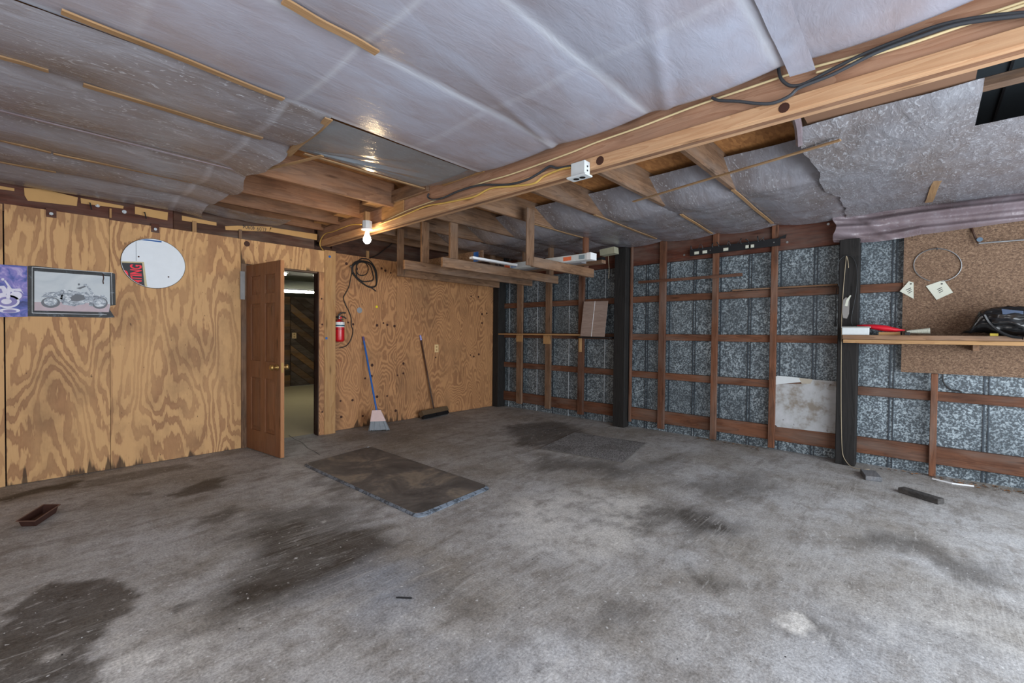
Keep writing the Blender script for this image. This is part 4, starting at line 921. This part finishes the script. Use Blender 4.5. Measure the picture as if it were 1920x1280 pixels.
yb1, yb0 = PX(xO, 888, 478).y, PX(xO, 897, 478).y; box('blue_band', (xO-.001, yb0, zt0+.005), (xO, yb1, PX(xO, 890, 472).z-.004), M['blue'], s2)
bx = MB().bar((4.5, 3.0, zt0+.045), (4.5, 4.4, zt0+.045), (.10, 0, 0), (0, 0, .09)).build('grey_carton', plain('grey_carton', S(128, 128, 132), .6)); tag(bx, 'long grey carton behind the white tube carton on rack', 'carton')
bx = MB().bar((4.72, 2.86, zt0+.03), (4.72, 4.7, zt0+.03), (.09, 0, 0), (0, 0, .04)).build('plank_offcut', M['oldy']); tag(bx, 'plank offcut behind the cartons on the rack', 'plank')
# yellowish foam scrap and black block at the end by the post
c = PX(5.4, 1138, 470); fs = MB().prism([PX(5.40, *q) for q in ((1124, 468), (1151, 462), (1152, 474), (1125, 479))], (.12, 0, 0)).build('foam_scrap', plain('foam_yellow', S(156, 154, 132), .8)); tag(fs, 'yellowish foam scrap wedged at header beside the post', 'scrap')
c = PX(5.3, 1120, 488); bk = MB().prism([PX(5.30, *q) for q in ((1111, 486), (1128, 481), (1128, 491), (1111, 495))], (.1, 0, 0)).build('black_block', M['blackmetal']); tag(bk, 'black block at the end of the rack near the header', 'block')
MB().tube(smooth_path([PX(5.60, *q) for q in ((1140, 470), (1141, 490), (1142, 505), (1141, 522))]), .003, 5).build('string', M['rope'], fs)

# ------------------------------------------------------------------ things on the right wall
# ledge at the far end
z_l = 1.298
ld = thing('wall_ledge', (5.70, 4.8, z_l), 'thin wooden ledge along the far end of the metal wall', 'shelf')
ye = PX(5.66, 1084, 638).y
board('ledge_board', (5.64, ye-.05, z_l-.010), (5.752, 5.54, z_l+.012), M['tany'], ld, .002)
for ya_, yb_2, z_ in ((5.06, 5.2, .115), (4.45, 4.60, .14)): board('cleat', (5.735, ya_, z_l-.012-z_), (5.753, yb_2, z_l-.012), M['tanz'], ld, .002)
board('cleat', (5.70, ye-.01, z_l-.26), (5.753, ye+.02, z_l-.012), M['tanz'], ld, .002)
# leaning cardboard and its black rest
cw = thing('leaning_panel', PX(5.62, 1114, 632), 'brownish-white panel with centre seam leaning above the far ledge', 'panel')
q4 = [PX(5.62, *q) for q in ((1088, 630), (1133, 631.5))]+[PX(5.70, *q) for q in ((1140, 564), (1095, 565))]
mCarton = wood('pale_carton_board', S(186, 164, 150), S(150, 126, 112), 'y', .8, .1)
MB().prism(q4, (.008, 0, 0)).build('panel', mCarton, cw)
a, b = q4[0].lerp(q4[1], .47), q4[3].lerp(q4[2], .47); MB().tube([a+Vector((-.001, 0, 0)), b+Vector((-.001, 0, 0))], .004, 4).build('seam', M['white'], cw)
rs = board('panel_rest', (5.60, PX(5.62, 1144, 633).y, PX(5.62, 1110, 634).z), (5.753, PX(5.62, 1084, 633).y, PX(5.62, 1110, 631.2).z), M['blackmetal'], None, .002); tag(rs, 'small black metal rest holding the leaning panel', 'bracket')
# loose lath nailed across studs
a, b = PX(5.745, 1197, 528.5), PX(5.745, 1392, 515.5)
la = board('wood_lath', (5.738, b.y, 2.005 if False else min(a.z, b.z)-.012), (5.754, a.y, max(a.z, b.z)+.012), M['oldy'], None, .002); la.data.materials[0] = M['redy']; tag(la, 'short horizontal wood lath nailed across the studs', 'lath')
# black hook rail
hr0, hr1 = PX(5.745, 1294, 474), PX(5.745, 1463, 453)
rail = thing('hook_rail', (5.745, (hr0.y+hr1.y)/2, 2.3), 'black hook rail with small paper labels on the header', 'rail')
MB().bar(hr0, hr1, (.018, 0, 0), (0, 0, .085)).build('rail', M['blackmetal'], rail)
for i, t_ in enumerate((.03, .16, .28, .35, .48, .60, .68, .78, .84)):
    p = hr0.lerp(hr1, t_)+Vector((-.012, 0, 0)); dz = .03*math.sin(i*3.1)
    MB().tube(smooth_path([p+Vector((0, 0, .03)), p+Vector((-.02, .005, .07+dz)), p+Vector((-.05, .02*math.sin(i*2.3), .075+dz)), p+Vector((-.06, .03*math.sin(i*1.7), .03))]), .0035, 5).build('hook', M['dark_steel'], rail)
for t_ in (.085, .185, .43, .675, .71):
    p = hr0.lerp(hr1, t_); d = (hr1-hr0).normalized(); MB().bar(p+Vector((-.011, 0, -.012))-d*.028, p+Vector((-.011, 0, -.012))+d*.028, (.002, 0, 0), (0, 0, .035)).build('paper_label', M['paper'], rail)
for t_ in (.25, .94): MB().disc(hr0.lerp(hr1, t_)+Vector((-.01, 0, 0)), (-1, 0, 0), .007, .004, 8).build('screw', M['steel'], rail)
hd_ = hr1; MB().prism([hr1+Vector((-.008, .03, .04)), hr1+Vector((-.008, -.06, .075)), hr1+Vector((-.008, -.05, .03))], (.012, 0, 0)).build('end_clip', M['blackmetal'], rail)
# white sheet
def mat_sheet():
    m = NT('scuffed_white_sheet'); v = m.coords((1, 1, 1), False); n = m.noise(v, 5, 4, .65); k = m.noise(v, 16, 2); c = m.ramp(n, [(.36, S(128, 120, 110)), (.5, S(166, 168, 170)), (.7, S(182, 184, 188))]); c = m.mix(m.ramp(k, [(.70, (0, 0, 0)), (.75, (.8, .8, .8))]), c, S(74, 62, 54)); m.col(c); m.set(Roughness=.5); return m.mat
ws = thing('white_sheet', PX(5.79, 1510, 810), 'scuffed white sheet filling the gap left of the black post', 'panel')
MB().prism([PX(5.792, *q) for q in ((1453, 720), (1520, 719), (1521, 711), (1570, 715), (1569, 813), (1510, 806), (1458, 800), (1453, 796))], (.006, 0, 0)).build('sheet', mat_sheet(), ws)
MB().prism([PX(5.790, *q) for q in ((1453, 706), (1458, 704), (1500, 708), (1503, 716), (1480, 718), (1453, 721))], (.004, 0, 0)).build('torn_flap', M['offwhite'], ws)
MB().prism([PX(5.789, *q) for q in ((1498, 708), (1524, 711), (1520, 719), (1503, 719))], (.004, 0, 0)).build('tape_scrap', plain('beige_tape', S(170, 162, 148), .6), ws)
# plastic drape over header
nu, nv = 90, 26; V = []; F = []
for i in range(nu):
    t = i/(nu-1); y = .70-2.7*t
    tp = PX(5.70, 1565, 403).z+0.0; z1 = 2.585; z0 = 2.29 - .04*math.sin(min(t*12, 3.14)) if t < .25 else 2.28+.05*min(1, (t-.25)*2)
    for j in range(nv):
        s_ = j/(nv-1); z = z1+(z0-z1)*s_
        x = 5.735-.05*math.sin(s_*math.pi)-.026*math.sin(s_*13+t*5+1.5*math.sin(t*7))-.013*math.sin(s_*27-t*11)-.004*math.sin(t*31+s_*9)-.02*math.exp(-((t-.05-.12*s_)/.012)**2)
        if t < .08: x -= .05*(1-t/.08)*math.sin(s_*math.pi)
        V.append((x-.02, y+.02*math.sin(s_*9)*(t < .1), z))
for i in range(nu-1):
    for j in range(nv-1): k = i*nv+j; F.append((k, k+1, k+nv+1, k+nv))
dr = mk('plastic_drape', V, F, M['film_drape'], None, None, True); tag(dr, 'wrinkled clear plastic hanging over the header at right', 'plastic')
# shelf on the right
XS0, XS1 = 5.42, 5.635; zs1 = PX(XS0, 1700, 628.5).z
sh = thing('wall_shelf', ((XS0+XS1)/2, -.5, zs1-.08), 'wooden shelf of two stacked planks in front of the particle board', 'shelf')
yL = PX(XS0, 1579, 632).y
board('shelf_top', (XS0, -2.0, zs1-.042), (XS1, yL, zs1), M['oldy'], sh, .003)
board('shelf_plank', (XS0+.012, -2.0, zs1-.078), (XS1, yL-.005, zs1-.044), M['tany'], sh, .003)
for yy in (-.35, -1.4): board('shelf_bracket', (XS1-.1, yy, zs1-.13), (5.774, yy+.04, zs1-.079), M['oldx'], sh, .002)
board('shelf_bracket', (XS1, -2.0, zs1-.078), (5.773, .15, zs1-.02), M['oldy'], sh, .002)
# book-like white box
pb0, pb1 = PX(XS0+.02, 1578, 627), PX(XS0+.02, 1629, 627)
bkx = thing('flat_box', (XS0+.1, (pb0.y+pb1.y)/2, zs1), 'flat white box with grey lid at left end of the shelf', 'box')
zk = PX(XS0+.02, 1600, 612).z
board('box_body', (XS0+.02, pb1.y, zs1+.001), (XS0+.085, pb0.y-.002, zk-.012), M['offwhite'], bkx, .002)
board('lid', (XS0+.012, pb1.y-.01, zk-.012), (XS0+.09, pb0.y+.004, zk), plain('grey_lid', S(150, 150, 146), .6), bkx, .002)
# red funnel-like scoop
def rp(px, py, dx=0): return PX(XS0+.15+dx, px, py)
rd = thing('red_scoop', rp(1650, 622), 'red plastic scoop with pointed tip lying on the shelf', 'tool')
ptsr = [(1607, 609.5), (1620, 609), (1640, 610), (1660, 612), (1680, 616), (1697, 618.5)]; thk = [.010, .013, .030, .036, .022, .004]
V = []; F = []
for (q, tk) in zip(ptsr, thk):
    c = rp(*q); 
    for k in range(10): a = 2*math.pi*k/10; V.append(c+Vector((math.cos(a)*(tk*1.5+.012), 0, math.sin(a)*tk*.9-tk*.5)))
for i in range(len(ptsr)-1):
    for k in range(10): F.append((i*10+k, i*10+(k+1) % 10, (i+1)*10+(k+1) % 10, (i+1)*10+k))
F += [tuple(range(10)), tuple(range(59, 49, -1))]
mk('body', V, F, M['redplastic'], rd, None, True)
ofc = board('wood_offcut', (XS0+.10, rp(1688, 622).y, zs1+.001), (XS0+.20, rp(1648, 622).y, zs1+.03), M['tany'], None, .002); tag(ofc, 'small wood offcut under the red scoop on the shelf', 'block')
# white ribbed hose piece
hs = thing('ribbed_hose', rp(1720, 624), 'short white ribbed hose lying on the shelf right of the scoop', 'hose')
b = MB(); 
a, c_ = rp(1700, 622), rp(1744, 620); n = 60
b.tube([a.lerp(c_, i/n) for i in range(n+1)], [(.012+.016*(i/n))*(1+.12*math.sin(i*2.1)) for i in range(n+1)], 10); o = b.build('hose', M['paper'], hs, True)
sc = board('black_clip', (XS0+.02, rp(1707, 624).y, zs1+.001), (XS0+.07, rp(1697, 624).y, zs1+.03), M['black'], None, .003); tag(sc, 'small black clip beside the ribbed hose on the shelf', 'clip')
# bin bag
bg = thing('bin_bag', PX(XS0+.1, 1870, 628), 'crumpled black plastic bag on the right end of the shelf', 'bag')
bm = bmesh.new(); bmesh.ops.create_icosphere(bm, subdivisions=5, radius=1.0)
Y_c, Y_r = PX(XS0+.11, 1870, 610), PX(XS0+.11, 1802, 620)
prof = [(1800, 629), (1806, 616), (1820, 612), (1826, 594), (1836, 577), (1850, 575), (1900, 576), (1960, 578)]
yv = [PX(XS0+.1, a, b).y for a, b in prof]; zv = [PX(XS0+.1, a, b).z for a, b in prof]
y_lo, y_hi = -.95, yv[0]
V2 = []
for v in bm.verts:
    u = v.co; y = (y_lo+y_hi)/2+u.y*(y_hi-y_lo)/2; ztop_ = float(np.interp(-y, [-q for q in yv], zv)); hgt = max(ztop_-zs1, .03)
    d = 1+.22*float(vnoise(np.array([u.x*2+u.z*1.7+9]), np.array([u.y*2-u.z+9]), 91, .35)[0])+.12*float(vnoise(np.array([u.x*2+u.z+9]), np.array([u.y*2.4+u.z+9]), 92, .13)[0])
    zz_ = zs1+.002+max(0.0, (u.z*d*.5+.5))*hgt
    V2.append((min(XS0+.10+u.x*.13*d, 5.76), y, zz_))
Fb = [tuple(x.index for x in f.verts) for f in bm.faces]; bm.free()
mk('bag_film', V2, Fb, M['bag'], bg, None, True)
MB().tube(smooth_path([PX(XS0-.03, *q) for q in ((1845, 590), (1855, 606), (1872, 620), (1895, 630), (1919, 633))]), [.012]*24+[.02], 6).build('bag_tail', M['bag'], bg)
MB().prism([PX(XS0-.02, *q) for q in ((1878, 579), (1919, 583), (1919, 592), (1880, 589))], (.01, 0, .0)).build('bag_fold', plain('bag_blue_grey', S(62, 76, 98), .25), bg)
ys = board('yellow_block', (XS0+.0, PX(XS0, 1872, 624).y, zs1+.001), (XS0+.03, PX(XS0, 1856, 624).y, zs1+.022), plain('yellow_sponge', S(170, 150, 60), .9), None, .002); tag(ys, 'small yellow block under the black bag', 'block')
# wire ring, paper tags, rod
wr = thing('wire_ring', PX(5.77, 1760, 527), 'large thin wire ring hanging on the particle board', 'ring')
ring_px = [(1758+45*math.cos(a), 497+31*math.sin(a)) for a in (math.pi*2*i/40 for i in range(40))]
rr = [PX(5.768, *q) for q in ring_px if not (q[1] > 524.5 and 1745 < q[0] < 1760)]
k0 = next(i for i, q in enumerate(ring_px) if q[1] > 524.5 and 1745 < q[0] < 1760)
order = [PX(5.768, *ring_px[(k0+1+i) % 40]) for i in range(40) if not (ring_px[(k0+1+i) % 40][1] > 524.5 and 1745 < ring_px[(k0+1+i) % 40][0] < 1760)]
MB().tube(order, .0045, 6).build('wire', M['steel'], wr)
MB().tube([PX(5.775, 1757, 465), PX(5.74, 1757, 464), PX(5.74, 1757, 469)], .004, 5).build('nail', M['dark_steel'], wr)
for pl, nm in (([(1704, 527), (1713, 529.5), (1713, 560), (1687, 546)], 'small triangular paper tag hanging left of the wire ring'), ([(1736, 536), (1762, 527), (1770, 525.5), (1787, 548), (1756, 562)], 'larger square paper tag hanging under the wire ring')):
    t_ = thing('paper_tag', PX(5.765, *pl[-1]), nm, 'tag'); MB().prism([PX(5.766, *q) for q in pl], (.004, 0, 0)).build('paper', M['paper'], t_)
    cxx = sum(q[0] for q in pl)/len(pl); cyy = sum(q[1] for q in pl)/len(pl)
    for k in range(3): MB().bar(PX(5.7645, cxx-5+2*k, cyy+3+k*3), PX(5.7645, cxx+4+k, cyy-1+3*k), (.001, 0, 0), (0, 0, .006)).build('print_line', M['dark_steel'], t_)
    MB().disc(PX(5.7655, pl[0][0]+4 if 'small' in nm else 1766, 532), (-1, 0, 0), .007, .002, 8).build('eyelet', M['dark_steel'], t_)
rod = thing('wall_rod', PX(5.72, 1836, 458), 'thin metal rod bracket on the upper particle board', 'bracket')
MB().tube(smooth_path([PX(5.772, 1821, 425), PX(5.74, 1828, 444), PX(5.72, 1835, 456)]), .009, 6).build('arm', M['darkz'], rod)
MB().tube([PX(5.72, 1835, 456), PX(5.72, 1990, 444)], .007, 8).build('rod', M['steel'], rod); MB().disc(PX(5.72, 1837, 449), (-1, 0, 0), .02, .004, 10).build('plate', plain('blue_grey_plate', S(86, 106, 124), .5), rod)
# cords on the post
XPf = 5.632
rp2 = MB().tube(smooth_path([PX(XPf, *q) for q in ((1591, 502), (1590, 490), (1587, 480), (1586, 490), (1583, 520), (1580, 560), (1578, 600), (1577.5, 640), (1577, 700), (1577, 760), (1578, 820), (1580, 850), (1586, 864))]+[PZ(.008, 1597, 875), PZ(.008, 1612, 879), PZ(.008, 1630, 880)]), .0030, 6).build('rope', M['rope'], None, True); tag(rp2, 'thin tan rope hanging down the right black post', 'rope')
wl_ = MB().tube(smooth_path([PX(XPf-.012, *q) for q in ((1573, 537), (1569, 510), (1573, 490), (1585, 479), (1598, 482), (1606, 500), (1607, 530), (1603, 560), (1598, 585), (1596, 600), (1598, 610))]), .0035, 6).build('wire_loop', M['dark_steel'], None, True); tag(wl_, 'dark wire loop hung on the right black post', 'wire')
sp_ = thing('pocket_knife', PX(XPf-.01, 1585, 597), 'small tool in clear sleeve hung on right black post', 'tool')
MB().prism([PX(XPf-.006, *q) for q in ((1581, 562), (1586, 557), (1593, 560), (1592, 588), (1588, 597), (1581, 596), (1579, 585))], (.004, 0, 0)).build('sleeve', plain('clear_sleeve', S(62, 58, 55), .2, spec=.7), sp_)
MB().prism([PX(XPf-.009, *q) for q in ((1584, 573), (1587, 562), (1594, 553), (1596, 554), (1591, 564), (1589, 574))], (.003, 0, 0)).build('blade', M['paper'], sp_)
ts = MB().tube(smooth_path([PX(5.70, *q) for q in ((1569, 540), (1567, 560), (1567.5, 590), (1566, 600))])+[PX(5.70, 1566, 612)], [.004]*18+[.013], 7).build('hanging_tool', M['dark_steel']); tag(ts, 'dark slim tool hanging left of the right black post', 'tool')

# ------------------------------------------------------------------ things on the floor
def rounded(pts, r, n=5):
    out = []; k = len(pts)
    for i in range(k):
        p, a, b = Vector(pts[i]), Vector(pts[i-1]), Vector(pts[(i+1) % k]); da, db = (a-p).normalized(), (b-p).normalized()
        for j in range(n+1):
            t = j/n; q0, q1 = p+da*r, p+db*r; out.append(q0*(1-t)**2+p*2*t*(1-t)+q1*t*t)
    return out
def floor_mat(name, pix, th, ins, r, m_top, m_edge, label):
    c = [PZ(0, *q) for q in pix]; mid = sum(c, Vector())/4
    t_ = thing(name, (mid.x, mid.y, .001), label, 'mat'); ro = rounded(c, r); ri = [mid+(p-mid)*(1-ins/((p-mid).length)) for p in ro]
    n = len(ro); V = [p+Vector((0, 0, .001)) for p in ro]+[p+Vector((0, 0, th*.35)) for p in ro]+[p+Vector((0, 0, th)) for p in ri]
    F = [(i, (i+1) % n, n+(i+1) % n, n+i) for i in range(n)]+[(n+i, n+(i+1) % n, 2*n+(i+1) % n, 2*n+i) for i in range(n)]
    mk('bevelled_edge', V, F, m_edge, t_)
    V2 = [p+Vector((0, 0, th)) for p in ri]+[p+Vector((0, 0, th*.5)) for p in ri]
    mk('top', V2, [tuple(range(n)), tuple(range(2*n-1, n-1, -1))]+[(i, (i+1) % n, n+(i+1) % n, n+i) for i in range(n)], m_top, t_)
    if th > .012: MB().tube([p+Vector((0, 0, th)) for p in ri], .0016, 4, closed=True).build('rim_line', M['steel'], t_)
    return t_
floor_mat('floor_mat', [(567, 872), (693, 839), (922, 916), (785, 973)], .022, .03, .07, M['mat1'], M['mat_edge'], 'thick dirty rubber mat with blue-grey edge near the door')
floor_mat('floor_mat', [(1011, 841.5), (1077, 811), (1212, 831), (1168, 869)], .008, .008, .02, M['mat2'], plain('mat_hem', S(92, 88, 84), .8), 'thin speckled grey carpet mat nearer the metal wall')
# loaf pan
pn = thing('loaf_pan', PZ(0, 70, 972), 'rusty brown loaf pan on the concrete near the plywood wall', 'pan')
base = [PZ(0, 40, 987), PZ(0, 67, 986.5), PZ(0, 105, 961)]; base.append(base[0]+base[2]-base[1]); mid = sum(base, Vector())/4
zr = .048; rim = [mid+(p-mid)*1.16+Vector((0, 0, zr)) for p in base]; lip = [mid+(p-mid)*1.27+Vector((0, 0, zr)) for p in base]; inn = [mid+(p-mid)*.97+Vector((0, 0, .004)) for p in base]; rim2 = [p+Vector((0, 0, -.003)) for p in rim]
V = [p+Vector((0, 0, .001)) for p in base]+rim2+lip+rim+inn
F = [(0, 1, 2, 3)]+[(a+i, a+(i+1) % 4, a+4+(i+1) % 4, a+4+i) for a in (0, 4, 8, 12) for i in range(4)]+[(16, 17, 18, 19)]
mk('pan', V, F, M['rust'], pn)
MB().tube(lip, .004, 6, closed=True).build('rolled_rim', plain('worn_rim', S(110, 84, 74), .5, .3), pn)
# scrap blocks by the metal wall
def block(pa, pb, width, h, mat, label):
    a, b = PZ(0, *pa), PZ(0, *pb); d = (b-a).normalized(); s = Vector((-d.y, d.x, 0))
    if s.dot(Vector((1, 1, 0))) < 0: s = -s
    o = MB().bar(a+s*width/2+Vector((0, 0, h/2+.001)), b+s*width/2+Vector((0, 0, h/2+.001)), s*width, (0, 0, h)).build('wood_block', mat); bmx = bmesh.new(); bmx.from_mesh(o.data); bmesh.ops.bevel(bmx, geom=bmx.edges[:], offset=.004, segments=1, affect='EDGES'); bmx.to_mesh(o.data); bmx.free()
    return tag(o, label, 'block', 'scrap blocks on the floor')
block((1683, 922.5), (1759, 946), .075, .042, M['darkblock'], 'longer dark wood block lying farther from the metal wall')
block((1642, 890), (1654, 904), .12, .04, M['greyblock'], 'shorter grey wood block nearest the right black post')
# strip and leaf litter at the wall foot
ls = MB().tube([PZ(.006, *q) for q in ((1748, 897), (1785, 906), (1826, 911))], .007, 5).build('white_strip', M['white']); tag(ls, 'thin white strip on the floor at the metal wall foot', 'strip')
b = MB()
for i in range(110):
    px = random.choice([random.uniform(1640, 1919), random.uniform(1310, 1440), random.uniform(1780, 1919)]); py = 803+(px-1230)*.1705+random.gauss(3, 2.5); p = PZ(.004, px, py)
    if p.x > 5.78: p.x = 5.76
    a = random.random()*6.28; r = random.uniform(.008, .024); d = Vector((math.cos(a), math.sin(a), 0)); s = Vector((-d.y, d.x, 0))
    b.add([p-d*r, p+s*r*.4+Vector((0, 0, .006)), p+d*r, p-s*r*.4+Vector((0, 0, .004))], [(0, 1, 2, 3)], i % 2)
lf = b.build('leaf_litter', [plain('dry_leaf', S(130, 92, 58), .8), plain('dark_leaf', S(78, 58, 42), .8)]); tag(lf, 'dry leaf litter along the foot of the metal wall', 'leaves', kind='stuff')
# nail, chips
nl = MB().tube([PZ(.005, 743, 1119.5), PZ(.005, 772, 1120.5)], .004, 6).build('nail', M['black']); tag(nl, 'single dark nail lying on the open concrete', 'nail')
b = MB()
for i in range(90):
    px, py = random.uniform(0, 1900), random.uniform(900, 1275); p = PZ(.0015, px, py); r = random.uniform(.0015, .005)
    b.add([p+Vector((r*math.cos(a+i)*random.uniform(.5, 1.3), r*math.sin(a+i)*random.uniform(.5, 1.3), random.uniform(0, .002))) for a in (0, 1.4, 3.0, 4.6)], [(0, 1, 2, 3)], 0 if i % 3 else 1)
ch = b.build('floor_debris', [M['offwhite'], M['black']]); tag(ch, 'tiny pale paint chips and dark grit scattered over concrete', 'debris', kind='stuff')
# hairline crack running from the doorway
ck = [PZ(.0012, *q) for q in ((541, 815), (552, 823), (566, 829), (577, 840), (590, 846), (600, 853))]
V = []; F = []
for i, p in enumerate(ck):
    wdt = .006*(1-.5*abs(i-2.5)/2.5); V += [p+Vector((-wdt, wdt, 0)), p+Vector((wdt, -wdt, 0))]
    if i: F.append((2*i-2, 2*i-1, 2*i+1, 2*i))
mk('crack', V, F, M['dark_steel'], floor)
